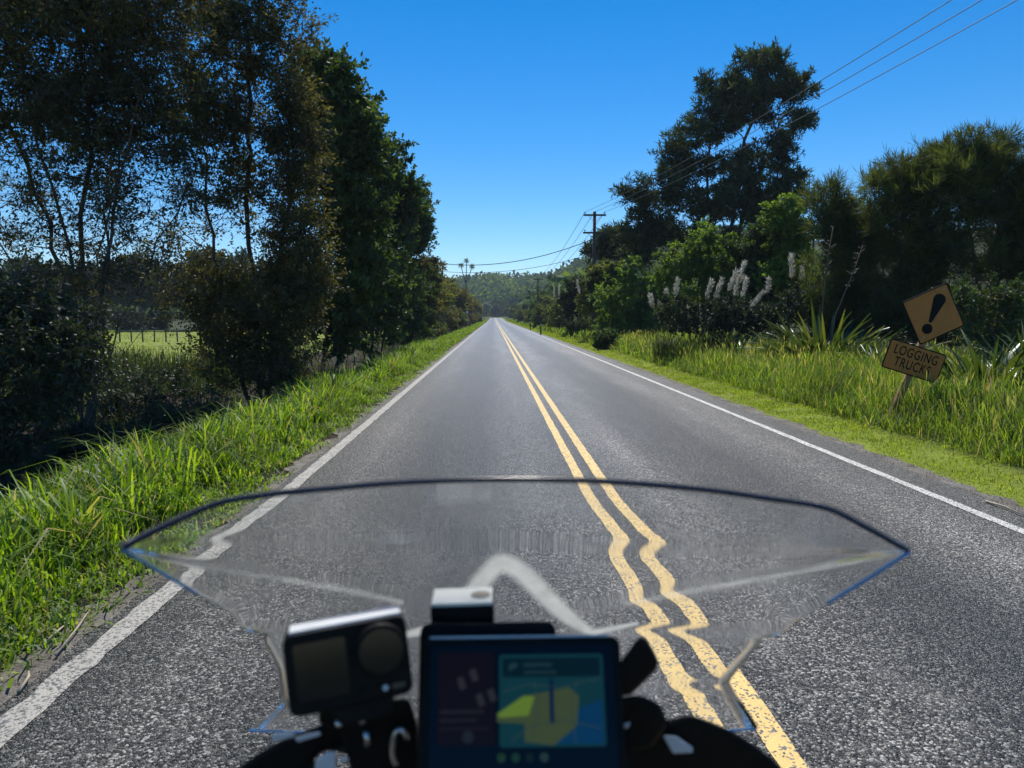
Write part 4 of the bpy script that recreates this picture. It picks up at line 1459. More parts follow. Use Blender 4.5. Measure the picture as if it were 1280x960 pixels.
link('post', bm_mesh('post', box_bm(.10, .075, 1.62, .006, 1, (0, .06, .70))), M['post'], sign)
dcx, dcz = sloc(1164.5, 392.5)
side = .70
board = link('diamond_board', bm_mesh('diamond_board', prism_bm([(p[0] + dcx, p[1] + dcz) for p in rot2(rounded_rect(side, side, .035), R(45))], -.012, 0)), M['sign_black'], sign)
link('orange_face', bm_mesh('orange_face', prism_bm([(p[0] + dcx, p[1] + dcz) for p in rot2(rounded_rect(side - .036, side - .036, .028), R(45))], -.0155, -.0125)), M['sign_orange'], board)
pts = []
for k_ in range(13):
    a = R(180 * k_ / 12)
    pts.append((dcx + .092 * math.cos(a), dcz + .225 + .088 * math.sin(a)))
pts += [(dcx - .024, dcz - .125), (dcx, dcz - .138), (dcx + .024, dcz - .125)]
link('exclamation_bar', bm_mesh('exclamation_bar', prism_bm(pts, -.0185, -.0158)), M['sign_black'], board)
dot = [(dcx + .078 * math.cos(R(15 * k_)), dcz - .235 + .078 * math.sin(R(15 * k_))) for k_ in range(24)]
link('exclamation_dot', bm_mesh('exclamation_dot', prism_bm(dot, -.0185, -.0158)), M['sign_black'], board)
for sz_ in (-.27, .29):
    bolt = [(dcx + .010 * math.cos(R(45 * k_)), dcz + sz_ * 1.35 + .010 * math.sin(R(45 * k_))) for k_ in range(8)]
    link('bolt', bm_mesh('bolt', prism_bm(bolt, -.020, -.0158)), M['steel_grey'], board)
pcx, pcz = sloc(1141, 451)
pw, ph = .86, .45
plate = link('text_plate', bm_mesh('text_plate', prism_bm(rot2(rounded_rect(pw, ph, .03), 0), -.012, 0)), M['sign_black'], sign)
plate.location = (pcx, -.004, pcz)
plate.rotation_euler = (0, R(-2.5), 0)
link('orange_face', bm_mesh('orange_face', prism_bm(rounded_rect(pw - .035, ph - .035, .022), -.0155, -.0125)), M['sign_orange'], plate)
for s_, dz, dx in (('LOGGING', .088, .0), ('TRUCKS', -.088, -.0)):
    tm = text_mesh(s_, .20, .0012, 1.14)
    o = link('lettering', tm, M['sign_black'], plate)
    o.rotation_euler = (R(90), 0, 0)
    o.scale = (.68, 1, 1)
    o.location = (dx, -.0172, dz)

# far left pair of signs
fx, fy = P(584, 396, 124).x, 124.0
fs = tag(empty('road_sign', base_at(fx, fy)), 'distant yellow diamond sign with round speed sign below on one post', 'road sign')
tube('post', [(0, 0, -.2), (0, 0, 2), (0, 0, 4.5)], .04, M['steel_grey'], fs, 6)
fb = link('diamond_board', bm_mesh('diamond_board', prism_bm([(p[0], p[1] + 4.0) for p in rot2(rounded_rect(.78, .78, .05), R(45))], -.07, -.05)), M['sign_yellow'], fs)
link('symbol', bm_mesh('symbol', prism_bm([(-.28, 4.0), (-.1, 4.14), (0, 4.22), (.1, 4.14), (.28, 4.0), (.1, 3.86), (-.1, 3.86)], -.076, -.071)), M['sign_black'], fb)
link('small_plate', bm_mesh('small_plate', prism_bm(rounded_rect(.7, .26, .03, c=(0, 3.28)), -.07, -.05)), M['sign_yellow'], fs)
rd = link('round_board', bm_mesh('round_board', prism_bm([(.34 * math.cos(R(15 * k_)), 2.78 + .34 * math.sin(R(15 * k_))) for k_ in range(24)], -.07, -.05)), M['red_paint'], fs)
link('white_disc', bm_mesh('white_disc', prism_bm([(.25 * math.cos(R(15 * k_)), 2.78 + .25 * math.sin(R(15 * k_))) for k_ in range(24)], -.076, -.071)), M['white_paint'], rd)
# marker posts on the right verge
for (px_, Y, h_, lab) in [(676, 66, 1.2, 'dark marker post standing in the far right verge grass'), (663, 92, 1.3, 'second dark marker post further down the right verge')]:
    q = P(px_, 396, Y)
    r_ = tag(empty('marker_post', base_at(q.x, Y)), lab, 'marker post')
    link('post', bm_mesh('post', box_bm(.12, .10, h_, .01, 1, (0, 0, h_ / 2 - .05))), M['pole_wood'], r_)
    link('reflector', bm_mesh('reflector', box_bm(.06, .01, .12, .002, 1, (0, -.058, h_ * .8))), M['white_paint'], r_)

# paddock fence
fence = tag(empty('wire_fence', (-30, 57, g(-30, 57))), 'post and wire fence across the sunlit paddock', 'fence')
pm = bm_mesh('post', box_bm(.09, .09, 1.15, .01, 1, (0, 0, .5)))
pm.materials.append(M['pole_wood'])
for k_ in range(46):
    xx = -48 + k_ * .86
    o = bpy.data.objects.new('post', pm)
    COL.objects.link(o)
    o.parent = fence
    o.location = (xx + 30, 0, g(xx, 57) - g(-30, 57))
    o.rotation_euler = (random.gauss(0, .02), random.gauss(0, .03), random.random())
for z in (.35, .62, .92):
    xs_ = np.arange(-48, -9, 3.0)
    tube('wire', [(xx + 30, -.05, g(xx, 57) - g(-30, 57) + z) for xx in xs_], .006, M['steel_grey'], fence, 4)

# dry sticks on the road edge
def stick(label, p, q, r0):
    p, q = np.array(p), np.array(q)
    mid = (p + q) / 2 + np.array([.01, .02, .012])
    V_, F_ = tube_np([np.zeros(3), mid - p, q - p], [r0, r0 * .8, r0 * .35], 6)
    o = link('dry_stick', mesh_np('dry_stick', V_, F_, smooth=True), M['dry'])
    o.location = p
    tag(o, label, 'stick')


def gp(px, py, dz=.006):
    d = ray(px, py)
    q = Vector((0, 0, CAM_H)) + d * ((CAM_H - .0) / -d.z)
    return (q.x, q.y, g(q.x, q.y) + dz)


def gp2(px, py, dz=.012):
    q = gp(px, py)
    z = max(q[2], 0.0) if q[0] > -2.4 and q[0] < 4.6 else q[2]
    return (q[0], q[1], z + dz)


stick('short pale dry stick on the dirt at the left road edge', gp2(24, 868), gp2(36, 842), .008)
stick('longer dry stick lying among the verge weeds', gp2(58, 805), gp2(80, 785), .008)
stick('thin dark dry twig beside the verge weeds', gp2(70, 822), gp2(112, 765), .006)
stick('long bleached dry reed on the right gravel shoulder', gp2(1232, 628), gp2(1284, 648), .010)


# ------------------------------------------------------------------ motorcycle (seen from the rider's place)
BX = .012
bike = tag(empty('motorcycle', (BX, .35, 0)), 'black motorcycle with clear faceted windscreen, seen from the saddle', 'motorcycle')
BO = Vector((BX, .35, 0))


def lp(px, py, Y):
    return P(px, py, Y) - BO


def catmull(pts, sub):
    pts = np.asarray(pts, float)
    n = len(pts)
    t_ = np.concatenate([np.arange(0, n - 1, 1.0 / sub), [n - 1]])
    ext = np.concatenate([[2 * pts[0] - pts[1]], pts, [2 * pts[-1] - pts[-2]]])
    i = np.minimum(t_.astype(int), n - 2)
    f = (t_ - i)[:, None]
    p0, p1, p2, p3 = ext[i], ext[i + 1], ext[i + 2], ext[i + 3]
    return .5 * (2 * p1 + (p2 - p0) * f + (2 * p0 - 5 * p1 + 4 * p2 - p3) * f ** 2 + (3 * p1 - p0 - 3 * p2 + p3) * f ** 3)


TIPL, TIPR = (152, 686), (1138, 690)
rowA = [TIPL, (205, 659), (270, 631), (330, 620), (420, 611), (520, 603), (640, 600), (760, 603), (880, 613), (960, 624), (1033, 636), (1085, 661), TIPR]
rowB = [TIPL, (212, 677), (285, 674), (350, 673), (430, 673), (520, 673), (640, 673), (760, 677), (880, 683), (960, 687), (1030, 689), (1085, 690), TIPR]
rowC = [TIPL, (220, 701), (300, 713), (365, 723), (440, 736), (510, 752), (640, 768), (775, 753), (860, 737), (945, 721), (1020, 709), (1085, 698), TIPR]
rowD = [TIPL, (198, 714), (245, 742), (288, 767), (325, 793), (480, 796), (640, 806), (800, 790), (957, 797), (995, 776), (1036, 754), (1085, 724), TIPR]
u13 = np.linspace(-1, 1, 13)


def depths(c, e, p=2):
    return c - (c - e) * np.abs(u13) ** p


TIPD = .455
dA, dB, dC, dD = depths(.500, TIPD), depths(.532, TIPD), depths(.590, TIPD, 1.6), depths(.612, TIPD, 1.5)
rows = []
for row, dd in ((rowA, dA), (rowB, dB), (rowC, dC), (rowD, dD)):
    rows.append(np.array([list(lp(p[0], p[1], d_)) for p, d_ in zip(row, dd)]))
SUB = 8
rows = [catmull(r_, SUB) for r_ in rows]
SV = 28
grid = []
fold = []
for k_ in range(3):
    for q in range(SV):
        f = q / SV
        grid.append(rows[k_] * (1 - f) + rows[k_ + 1] * f)
        fold.append(k_ + f)
grid.append(rows[3])
fold.append(3.0)
grid = np.array(grid)
# lower skirt, narrower
c0, c1 = 4 * SUB, 8 * SUB
low = []
base_row = grid[-1][c0:c1 + 1]
nlow = c1 - c0 + 1
cx = np.linspace(0, 1, nlow)
ctrl = [[(345, 832), (480, 846), (640, 850), (800, 846), (910, 852)], [(353, 882), (480, 884), (640, 886), (800, 884), (925, 878)], [(312, 913), (460, 917), (640, 920), (810, 917), (946, 911)]]
cd = [(.622, .590), (.632, .600), (.640, .606)]
lrows = [base_row]
for cc, (dc_, de_) in zip(ctrl, cd):
    uu = np.linspace(-1, 1, 5)
    pp = np.array([list(lp(p[0], p[1], dc_ - (dc_ - de_) * abs(u_) ** 2)) for p, u_ in zip(cc, uu)])
    lrows.append(catmull(pp, (nlow - 1) // 4))
lfold = []
for k_ in range(3):
    for q in range(1, 25):
        f = q / 24
        low.append(lrows[k_] * (1 - f) + lrows[k_ + 1] * f)
        lfold.append(3 + k_ + f)
low = np.array(low)
# round the folds a little by smoothing along the rows
full = np.concatenate([grid[:, c0:c1 + 1], low])


def smooth_v(a, it):
    for _ in range(it):
        b_ = a.copy()
        b_[1:-1] = .25 * a[:-2] + .5 * a[1:-1] + .25 * a[2:]
        a = b_
    return a


full = smooth_v(full, 16)
grid = smooth_v(grid, 16)
wt = np.ones(grid.shape[1])
grid[:, c0:c1 + 1] = full[:grid.shape[0]]
low = full[grid.shape[0]:]
bm = bmesh.new()
lay = bm.verts.layers.float.new('fold')
nr, nc = grid.shape[:2]
vg = [[bm.verts.new(grid[i, j]) for j in range(nc)] for i in range(nr)]
for i in range(nr):
    for j in range(nc):
        vg[i][j][lay] = fold[i]
for i in range(nr - 1):
    for j in range(nc - 1):
        bm.faces.new((vg[i][j], vg[i][j + 1], vg[i + 1][j + 1], vg[i + 1][j]))
prev = vg[-1][c0:c1 + 1]
for i in range(len(low)):
    cur = [bm.verts.new(low[i, j]) for j in range(nlow)]
    for v_ in cur:
        v_[lay] = lfold[i]
    for j in range(nlow - 1):
        bm.faces.new((prev[j], prev[j + 1], cur[j + 1], cur[j]))
    prev = cur
bmesh.ops.remove_doubles(bm, verts=bm.verts[:], dist=.0003)
bmesh.ops.dissolve_degenerate(bm, dist=.00015, edges=bm.edges[:])
bmesh.ops.recalc_face_normals(bm, faces=bm.faces[:])
bm.normal_update()
n0 = Vector((0, 0, 0))
for f in bm.faces:
    n0 += f.normal * f.calc_area()
flip = 1.0 if n0.y > 0 else -1.0        # towards the road
verts = bm.verts[:]
bm.verts.index_update()
N_ = [v_.normal.copy() * flip for v_ in verts]


def thick(fv, x_):
    t_ = .0040 - .0022 * float(sstep(2.8, 4.6, fv))
    fade = max(0.0, 1 - (abs(x_) / .20) ** 2)
    for (c_, a_, w_) in ((1.0, .00046, .36), (2.0, -.00010, .3), (3.0, .00030, .36)):
        t_ += fade * a_ * math.exp(-((fv - c_) / w_) ** 2)
    return t_


src_f = [[v_.index for v_ in f.verts] for f in bm.faces]
bnd = [(e.verts[0].index, e.verts[1].index) for e in bm.edges if e.is_boundary]
front = [v_.co.copy() for v_ in verts]
back = [front[i] + N_[i] * thick(verts[i][lay], front[i].x) for i in range(len(verts))]
bvh = BVHTree.FromPolygons(front, src_f)
nV = len(front)
Vg = front + back
Fg = [tuple(f) for f in src_f] + [tuple(i + nV for i in reversed(f)) for f in src_f] + [(a_, b_, b_ + nV, a_ + nV) for a_, b_ in bnd]
bm.free()
me = bpy.data.meshes.new('windscreen')
me.from_pydata([tuple(v_) for v_ in Vg], [], Fg)
bm = bmesh.new()
bm.from_mesh(me)
bmesh.ops.recalc_face_normals(bm, faces=bm.faces[:])
bm.to_mesh(me)
bm.free()
me.polygons.foreach_set('use_smooth', [len(p.vertices) >= 3 and p.index < 2 * len(src_f) for p in me.polygons])
me.update()
me.materials.append(M['glass'])
me.materials.append(M['frost_edge'])
me.polygons.foreach_set('material_index', [0 if i < 2 * len(src_f) else 1 for i in range(len(me.polygons))])
screen = link('windscreen', me, None, bike)


def on_screen(px, py, lift=-.0075):
    d = ray(px, py).normalized()
    h_ = bvh.ray_cast(Vector((0, 0, CAM_H)) - BO, d)
    q = h_[0] if h_[0] is not None else lp(px, py, .56)
    return q - d * lift


def rim(name, row, mat, r, lift=-.001):
    pts = catmull(np.array([list(p) for p in row]), 8)
    return tube(name, pts, r, mat, screen, 8)


rim('edge_trim', [Vector(p) + Vector((0, .002, 0)) for p in grid[0][::SUB]], M['navy'], .0018)
rim('edge_seal', [lp(p[0], p[1], d_) + Vector((0, .002, -.001)) for p, d_ in zip(rowD[0:3], dD[0:3])], M['blue_edge'], .0012)  # blue tubes paint the colour fringe of the refracting edge, no real seal
rim('edge_seal', [lp(p[0], p[1], d_) + Vector((0, .002, -.001)) for p, d_ in zip(rowD[10:13], dD[10:13])], M['blue_edge'], .0013)
rim('edge_seal', [Vector(low[-1][0]), Vector(low[-1][4]), Vector(low[-1][9])], M['blue_edge'], .0012)
rim('edge_seal', [Vector(low[-1][-9]), Vector(low[-1][-4]), Vector(low[-1][-1])], M['blue_edge'], .0012)
rim('edge_guard', [lp(922, 874, .603), lp(934, 892, .604), lp(945, 909, .606)], M['black'], .0016)


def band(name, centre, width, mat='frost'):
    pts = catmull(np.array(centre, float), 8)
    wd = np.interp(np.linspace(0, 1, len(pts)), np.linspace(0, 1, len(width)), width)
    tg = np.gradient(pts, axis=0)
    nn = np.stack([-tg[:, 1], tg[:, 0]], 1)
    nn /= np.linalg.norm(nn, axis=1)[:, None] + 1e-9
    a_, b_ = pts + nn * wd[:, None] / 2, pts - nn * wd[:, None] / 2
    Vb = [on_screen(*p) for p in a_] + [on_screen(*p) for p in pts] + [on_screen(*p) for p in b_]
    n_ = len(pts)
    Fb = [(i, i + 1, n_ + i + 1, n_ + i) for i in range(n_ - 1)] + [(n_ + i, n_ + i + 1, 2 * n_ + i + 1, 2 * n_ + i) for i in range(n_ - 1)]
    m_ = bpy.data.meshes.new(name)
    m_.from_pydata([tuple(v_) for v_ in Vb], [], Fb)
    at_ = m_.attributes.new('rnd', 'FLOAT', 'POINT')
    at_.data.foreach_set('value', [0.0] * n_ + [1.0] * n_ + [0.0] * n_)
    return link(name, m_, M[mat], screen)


band('frosted_band', [(508, 791), (545, 780), (575, 758), (602, 724), (621, 703), (634, 702), (656, 716), (690, 750), (715, 772), (740, 788)], [12, 20, 30, 33, 34, 34, 35, 33, 26, 12])  # peaked reflection in the windscreen, painted as a whitish strip
band('crease_line', [(162, 688), (220, 701), (300, 713), (365, 723), (440, 736), (505, 751)], [3, 6, 8, 10, 12, 9], 'frost_faint')  # bright line of light along the fold, painted as a faint strip
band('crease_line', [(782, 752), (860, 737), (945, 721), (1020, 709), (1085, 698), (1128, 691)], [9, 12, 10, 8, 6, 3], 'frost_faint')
band('frosted_band', [(738, 789), (760, 784), (798, 776)], [11, 11, 5])  # tail of the painted reflection


def px_prism(name, pts, Y, depth, mat, parent, bevel=.003, off=None):
    """outline at distance Y, extruded away from the rider"""
    o_ = off or Vector((0, 0, 0))
    bm = bmesh.new()
    a_ = [bm.verts.new(lp(p[0], p[1], Y) - o_) for p in pts]
    d_ = ray(sum(p[0] for p in pts) / len(pts), sum(p[1] for p in pts) / len(pts)).normalized() * depth
    b_ = [bm.verts.new(v_.co + d_) for v_ in a_]
    n_ = len(pts)
    bm.faces.new(a_)
    bm.faces.new(b_[::-1])
    for i in range(n_):
        bm.faces.new((a_[i], b_[i], b_[(i + 1) % n_], a_[(i + 1) % n_]))
    bmesh.ops.recalc_face_normals(bm, faces=bm.faces[:])
    if bevel:
        bmesh.ops.bevel(bm, geom=bm.edges[:], offset=bevel, segments=3, affect='EDGES', profile=.5)
    return link(name, bm_mesh(name, bm), mat, parent)


def loft(name, secs, mat, parent, n=20, p=2.6):
    """closed body from super-ellipse sections (y, cx, cz, half width, half height)"""
    Vl, Fl = [], []
    for (y_, cx_, cz_, hw, hh) in secs:
        for k_ in range(n):
            a = 2 * math.pi * k_ / n
            c_, s_ = math.cos(a), math.sin(a)
            Vl.append((cx_ + hw * math.copysign(abs(c_) ** (2 / p), c_), y_, cz_ + hh * math.copysign(abs(s_) ** (2 / p), s_)))
    for i in range(len(secs) - 1):
        for k_ in range(n):
            Fl.append((i * n + k_, i * n + (k_ + 1) % n, (i + 1) * n + (k_ + 1) % n, (i + 1) * n + k_))
    bm = bmesh.new()
    vs = [bm.verts.new(v_) for v_ in Vl]
    for f in Fl:
        bm.faces.new([vs[i] for i in f])
    bm.faces.new(vs[:n])
    bm.faces.new(vs[-n:][::-1])
    return link(name, bm_mesh(name, bm, True), mat, parent)


# body below the picture: nose, tank, seat, wheels (y is measured from the steering head)
loft('nose_cowl', [(.10, 0, 1.02, .13, .10), (.22, 0, 1.03, .15, .115), (.34, 0, 1.00, .14, .11), (.46, 0, .95, .10, .09), (.56, 0, .90, .04, .05)], M['black'], bike)
loft('fuel_tank', [(.02, 0, .98, .11, .10), (-.12, 0, 1.00, .17, .13), (-.28, 0, .97, .17, .12), (-.42, 0, .90, .11, .08)], M['gloss_black'], bike)
loft('seat', [(-.36, 0, .87, .10, .05), (-.55, 0, .86, .15, .055), (-.80, 0, .88, .15, .055), (-1.05, 0, .92, .11, .05)], M['rubber'], bike)
loft('engine', [(.16, 0, .55, .12, .16), (.0, 0, .52, .19, .2), (-.25, 0, .50, .2, .2), (-.42, 0, .5, .13, .15)], M['steel_grey'], bike)


def wheel(name, y_, r_):
    root_ = None
    Vt, Ft = [], []
    n_, k2 = 40, 10
    for i in range(n_):
        a = 2 * math.pi * i / n_
        for j in range(k2):
            b_ = 2 * math.pi * j / k2
            rr = r_ - .055 + .055 * math.cos(b_)
            Vt.append((.06 * math.sin(b_), y_ + rr * math.cos(a), r_ + rr * math.sin(a)))
    for i in range(n_):
        for j in range(k2):
            Ft.append((i * k2 + j, i * k2 + (j + 1) % k2, ((i + 1) % n_) * k2 + (j + 1) % k2, ((i + 1) % n_) * k2 + j))
    ty = link(name, mesh_np(name, np.array(Vt), np.array(Ft), smooth=True), M['rubber'], bike)
    Vr, Fr = [], []
    parts_ = [tube_np([(.02, y_ + (r_ - .1) * math.cos(a), r_ + (r_ - .1) * math.sin(a)) for a in np.linspace(0, 6.2832, 33)], .022, 6, False)]
    for q in range(10):
        a = q * .62832
        parts_.append(tube_np([(0, y_, r_), (.01, y_ + (r_ - .1) * math.cos(a), r_ + (r_ - .1) * math.sin(a))], .012, 4))
    Vr, Fr = join_np(parts_)
    link('rim', mesh_np('rim', Vr, Fr), M['black'], ty)


wheel('front_wheel', .66, .33)
wheel('rear_wheel', -.86, .32)
for s_ in (-1, 1):
    tube('fork_leg', [(s_ * .1, .66, .33), (s_ * .1, .42, .75), (s_ * .1, .12, 1.18)], [.03, .03, .025], M['steel_grey'], bike, 8)
    tube('swing_arm', [(s_ * .11, -.3, .42), (s_ * .11, -.86, .32)], .03, M['black'], bike, 6)
loft('front_fender', [(.42, 0, .66, .05, .02), (.55, 0, .71, .075, .02), (.70, 0, .71, .075, .02), (.86, 0, .64, .05, .02)], M['black'], bike)
loft('tail', [(-.3, 0, .75, .08, .06), (-.7, 0, .78, .1, .06), (-1.1, 0, .86, .08, .05)], M['black'], bike)
tube('handlebar', [(-.42, -.12, 1.16), (-.30, -.06, 1.17), (-.14, .05, 1.17), (-.08, .08, 1.15), (.08, .08, 1.15), (.14, .05, 1.17), (.30, -.06, 1.17), (.42, -.12, 1.16)], .0125, M['black'], bike, 8)
for s_ in (-1, 1):
    tube('grip', [(s_ * .42, -.12, 1.16), (s_ * .30, -.06, 1.17)], .018, M['rubber'], bike, 8)
    tube('screen_stay', [(s_ * .10, .26, 1.10), (s_ * .12, .28, 1.20)], .008, M['black'], bike, 6)

# dark pieces along the bottom of the picture
lf_pts = [(290, 966), (318, 944), (345, 928), (378, 915), (402, 905), (430, 897), (470, 893), (520, 896), (524, 925), (450, 930), (400, 940), (380, 966)]
px_prism('dash_shroud', lf_pts, .47, .05, M['black'], bike, .004)
tube('shroud_stay', [lp(330, 975, .49), lp(420, 1040, .50), Vector((-.10, .10, 1.16))], .014, M['black'], bike, 8)
px_prism('shroud_trim', [(340, 918), (366, 914), (368, 921), (341, 927)], .462, .006, M['silver'], bike, .001)
px_prism('shroud_trim', [(368, 922), (400, 914), (402, 919), (372, 928)], .462, .006, M['silver'], bike, .001)
rt_pts = [(776, 902), (800, 897), (838, 899), (862, 893), (884, 900), (912, 912), (942, 930), (966, 948), (985, 968), (776, 968)]
px_prism('dash_shroud', rt_pts, .48, .05, M['black'], bike, .004)
tube('shroud_stay', [lp(880, 975, .50), lp(840, 1050, .50), Vector((.10, .10, 1.16))], .014, M['black'], bike, 8)
px_prism('shroud_trim', [(828, 919), (845, 920), (866, 934), (866, 941), (841, 942)], .472, .006, M['silver'], bike, .001)
px_prism('clamp_bracket', [(770, 872), (800, 868), (826, 880), (836, 905), (815, 935), (780, 940)], .455, .03, M['black'], bike, .004)
px_prism('clamp_knob', [(762, 846), (798, 795), (807, 796), (822, 822), (824, 834), (786, 872), (772, 868)], .44, .035, M['black'], bike, .004)
px_prism('clamp_highlight', [(778, 905), (788, 902), (786, 909), (777, 912)], .45, .003, M['silver'], bike, .0005)
# mount and fittings under the camera
px_prism('clamp_block', [(398, 880), (512, 872), (522, 905), (522, 970), (440, 970), (425, 915), (398, 905)], .452, .03, M['black'], bike, .003)
for (px_, py_) in ((424, 904), (453, 900)):
    o = tube('bolt', [lp(px_, py_, .453), lp(px_, py_, .447)], [.0030, .0022], M['metal'], bike, 10)
tube('clamp_screw', [lp(458, 914, .447), lp(460, 932, .447)], .0020, M['metal'], bike, 8)
px_prism('lever', [(393, 958), (396, 948), (415, 938), (420, 940), (420, 962), (394, 968)], .445, .012, M['silver'], bike, .002)
px_prism('lever', [(424, 948), (436, 946), (436, 951), (424, 953)], .445, .008, M['silver'], bike, .0008)
ringp = [lp(500 + 10 * math.cos(a), 936 + 24 * math.sin(a), .442) for a in np.linspace(R(120), R(330), 14)]
tube('cable_guide', [list(p) for p in ringp], .0016, M['metal'], bike, 6)
tube('brake_hose', [lp(392, 970, .50), lp(378, 945, .52), lp(400, 925, .53), lp(450, 935, .52), lp(470, 975, .50)], .006, M['rubber'], bike, 8)

# ------------------------------------------------------------------ things mounted on the bike
def put(o, px, py, Y):
    """move a thing's origin to a point and keep its geometry built round that point"""
    o.location = P(px, py, Y)


def facing(px, py, roll=0.0, lean=0.0):
    d = ray(px, py).normalized()
    z = Vector((0, 0, 1))
    x_ = d.cross(z).normalized()
    z_ = x_.cross(d).normalized()
    m = Matrix((x_, d, z_)).transposed()
    return (m @ Matrix.Rotation(roll, 3, 'Y') @ Matrix.Rotation(lean, 3, 'X')).to_euler()


def part_prism(name, pts, y0, y1, mat, parent, bevel=0.0):
    return link(name, bm_mesh(name, prism_bm(pts, y0, y1, bevel, 2)), mat, parent)


def circle(cx_, cz_, r_, n=28):
    return [(cx_ + r_ * math.cos(2 * math.pi * k_ / n), cz_ + r_ * math.sin(2 * math.pi * k_ / n)) for k_ in range(n)]


# action camera, its lens towards the rider; local x right, z up, -y towards the rider
K = .425 / F_PX * 1.05
ac = tag(empty('action_camera', P(436, 832, .425), facing(436, 832, R(-5.5), R(14))), 'small black action camera with round lens facing the rider', 'camera')
aw, ah = 150 * K, 98 * K
part_prism('body', rounded_rect(aw, ah, .006), 0, .028, M['black'], ac, .0018)
part_prism('top_cover', rounded_rect(aw - .006, .0012, .0004, 2, c=(.001, ah / 2 + .0004)), .003, .026, M['silver'], ac)
part_prism('front_screen', rounded_rect(.030, .033, .002, c=(-.0155, .001)), -.0009, -.0001, M['gloss_black'], ac)
ln = part_prism('lens_ring', circle(.0195, .0065, .0152), -.007, -.0001, M['black'], ac, .0012)
part_prism('lens_glass', circle(.0195, .0065, .0128), -.0082, -.0071, M['gloss_black'], ln)
part_prism('button_strip', rounded_rect(.026, .0045, .002, c=(.0185, -.0165)), -.0009, -.0001, M['black'], ac)
part_prism('record_light', rounded_rect(.008, .003, .0012, c=(.0275, -.0165)), -.0014, -.0010, M['stalk'], ac)
part_prism('button', circle(.0195, -.0165, .0017, 12), -.0016, -.0010, M['silver'], ac)
part_prism('mount_foot', [(-.016, -ah / 2 + .002), (.026, -ah / 2 + .002), (.020, -ah / 2 - .012), (-.008, -ah / 2 - .012)], .006, .022, M['black'], ac, .001)

# navigation display
MAPROAD = mat_emit('map_road', (.12, .22, .20), .5)
K = .43 / F_PX * 1.075
nv = tag(empty('navigation_display', P(650, 885, .43), facing(650, 885, R(-1.0), R(4))), 'black navigation display with map on its screen above the handlebar', 'display')


def sp(px_, py_):
    return ((px_ - 650) * K * 1.0, (885 - py_) * K * 1.0)


def quad(x0, y0, x1, y1, r_=.001):
    a_, b_ = sp(x0, y0), sp(x1, y1)
    return rounded_rect(abs(b_[0] - a_[0]), abs(b_[1] - a_[1]), r_, 4, c=((a_[0] + b_[0]) / 2, (a_[1] + b_[1]) / 2))


part_prism('back_plate', quad(522, 784, 698, 990, .006), .014, .024, M['black'], nv, .0012)
part_prism('housing', quad(528, 804, 776, 990, .005), 0, .013, M['black'], nv, .0012)
part_prism('top_strip', quad(538, 801.5, 762, 804.5, .0006), .001, .010, M['silver'], nv)
glass = part_prism('screen_panel', quad(540, 812, 766, 966, .003), -.0012, -.0002, M['gloss_black'], nv)
mp_ = part_prism('map_pane', quad(625, 824, 753, 928, .002), -.0018, -.0014, mat_emit('map_teal', (.02, .13, .15), .55), glass)
part_prism('map_header', quad(629, 828, 749, 850, .001), -.0023, -.0020, mat_emit('map_header', (.008, .045, .055), .5), mp_)
part_prism('map_sea', [sp(*p) for p in [(712, 890), (750, 876), (750, 925), (690, 925)]], -.0023, -.0020, mat_emit('map_sea', (.01, .12, .30), .6), mp_)
part_prism('map_land', [sp(*p) for p in [(622, 893), (652, 872), (710, 862), (722, 872), (718, 905), (690, 926), (655, 922), (655, 902), (622, 900)]], -.0027, -.0024, mat_emit('map_land', (.20, .27, .10), .5), mp_)  # green reflection of the rider's vest, painted onto the screen
part_prism('map_highlight', [sp(*p) for p in [(622, 891), (655, 871), (668, 872), (660, 893), (626, 895)]], -.0031, -.0028, mat_emit('map_highlight', (.35, .58, .06), .7), mp_)  # brightest part of the painted vest reflection
part_prism('route_line', quad(686, 852, 691, 902, .0006), -.0035, -.0032, mat_emit('route', (.01, .04, .16), .5), mp_)
for pl in ([(630, 866), (660, 858), (700, 862), (748, 852)], [(640, 920), (662, 905), (700, 898), (748, 908)], [(668, 856), (672, 880), (664, 924)], [(720, 854), (712, 884), (716, 924)]):
    for a_, b_ in zip(pl[:-1], pl[1:]):
        dv = np.array([b_[0] - a_[0], b_[1] - a_[1]], float)
        nv_ = np.array([-dv[1], dv[0]]) / np.linalg.norm(dv) * .55
        part_prism('map_road', [sp(*(np.array(q) + k2 * nv_)) for q, k2 in ((a_, 1), (b_, 1), (b_, -1), (a_, -1))], -.0035, -.0032, MAPROAD, mp_)
for (x0, y0, x1, y1) in ((655, 834, 690, 838), (655, 843, 695, 846)):
    part_prism('text_line', quad(x0, y0, x1, y1, .0004), -.0027, -.0024, mat_emit('map_text', (.05, .13, .14), .5), mp_)
part_prism('arrow_icon', [sp(*p) for p in [(637, 842), (637, 836), (644, 833), (649, 836), (644, 840), (641, 840), (641, 842)]], -.0027, -.0024, mat_emit('map_icon', (.06, .16, .17), .5), mp_)
sd = part_prism('media_pane', quad(550, 820, 620, 926, .002), -.0018, -.0014, mat_emit('media', (.022, .010, .012), .5), glass)
for (x0, y0, x1, y1) in ((553, 886, 606, 890), (553, 896, 598, 899), (553, 906, 612, 907.5)):
    part_prism('text_line', quad(x0, y0, x1, y1, .0004), -.0023, -.0020, mat_emit('media_text', (.06, .045, .05), .5), sd)
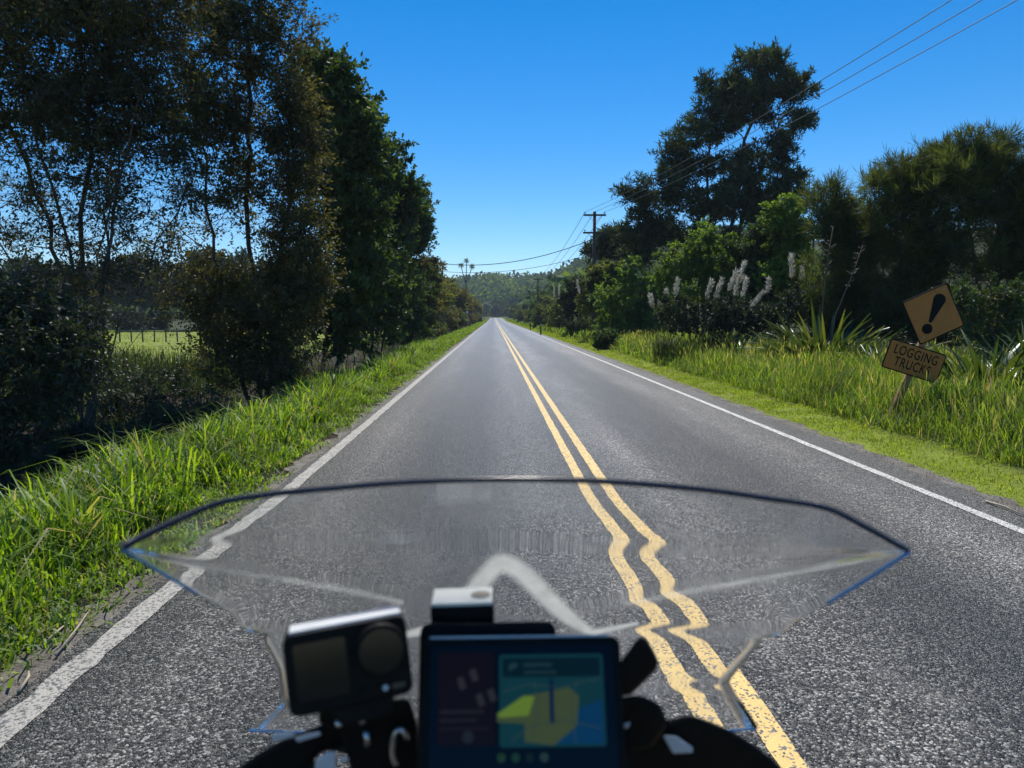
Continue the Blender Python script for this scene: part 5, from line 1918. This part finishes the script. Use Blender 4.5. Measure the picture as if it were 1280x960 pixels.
part_prism('play_button', circle(*sp(587, 916), .0035, 20), -.0023, -.0020, mat_emit('media_button', (.05, .06, .075), .5), sd)
for (cx_, cy_, a) in ((579, 856, .35), (594, 847, .35), (602, 875, .35), (616, 870, .35)):
    part_prism('album_mark', [sp(cx_ + q[0], cy_ + q[1]) for q in rot2([(-4, -7), (4, -7), (4, 7), (-4, 7)], -a)], -.0023, -.0020, mat_emit('album', (.10, .085, .085), .5), sd)
for q in range(4):
    part_prism('dock_icon', circle(*sp(627 + q * 17, 939), .0026, 16), -.0018, -.0014, mat_emit('dock', [(.05, .14, .06), (.04, .13, .09), (.02, .05, .05), (.07, .15, .13)][q], .5), glass)
tube('mount_arm', [nv.matrix_world.inverted() @ Vector((0, 0, 0)) * 0 + Vector((0, .018, -.04)), Vector((.0, .03, -.09)), Vector((0, .05, -.13))], .012, M['black'], nv, 8)

# small box with a cream lid beyond the display
K = .475 / F_PX
bxo = tag(empty('toll_tag', P(578, 768, .475), (0, R(-1.5), 0)), 'small black box with cream lid behind the navigation display', 'box')
part_prism('case', rounded_rect(81 * K, 24 * K, .0015), -.002, .026, M['black'], bxo, .0008)
part_prism('lid', rounded_rect(79 * K, .002, .0006, 2, c=(0, 12.5 * K + .0008)), -.001, .026, M['cream'], bxo)
o = tube('button', [(.012, .012, 12.5 * K + .0015), (.012, .012, 12.5 * K + .0026)], [.007, .006], M['dry'], bxo, 14)
tube('stem', [(0, .012, -.006), (0, .012, -.05)], .008, M['black'], bxo, 8)

# ------------------------------------------------------------------ thin air haze over the valley
hz_mat, t, out = new_mat('valley_haze')
vol = N(t, 'ShaderNodeVolumePrincipled')
vol.inputs['Color'].default_value = (.72, .85, 1.0, 1)
vol.inputs['Density'].default_value = .00026
L(t, vol.outputs[0], out.inputs['Volume'])
hz = link('haze', bm_mesh('haze', box_bm(3400, 2700, 96, 0, 1, (0, 1210, 96 / 2 - 3))), hz_mat)
tag(hz, 'thin pale air haze lying over the whole valley', 'haze', kind='stuff')
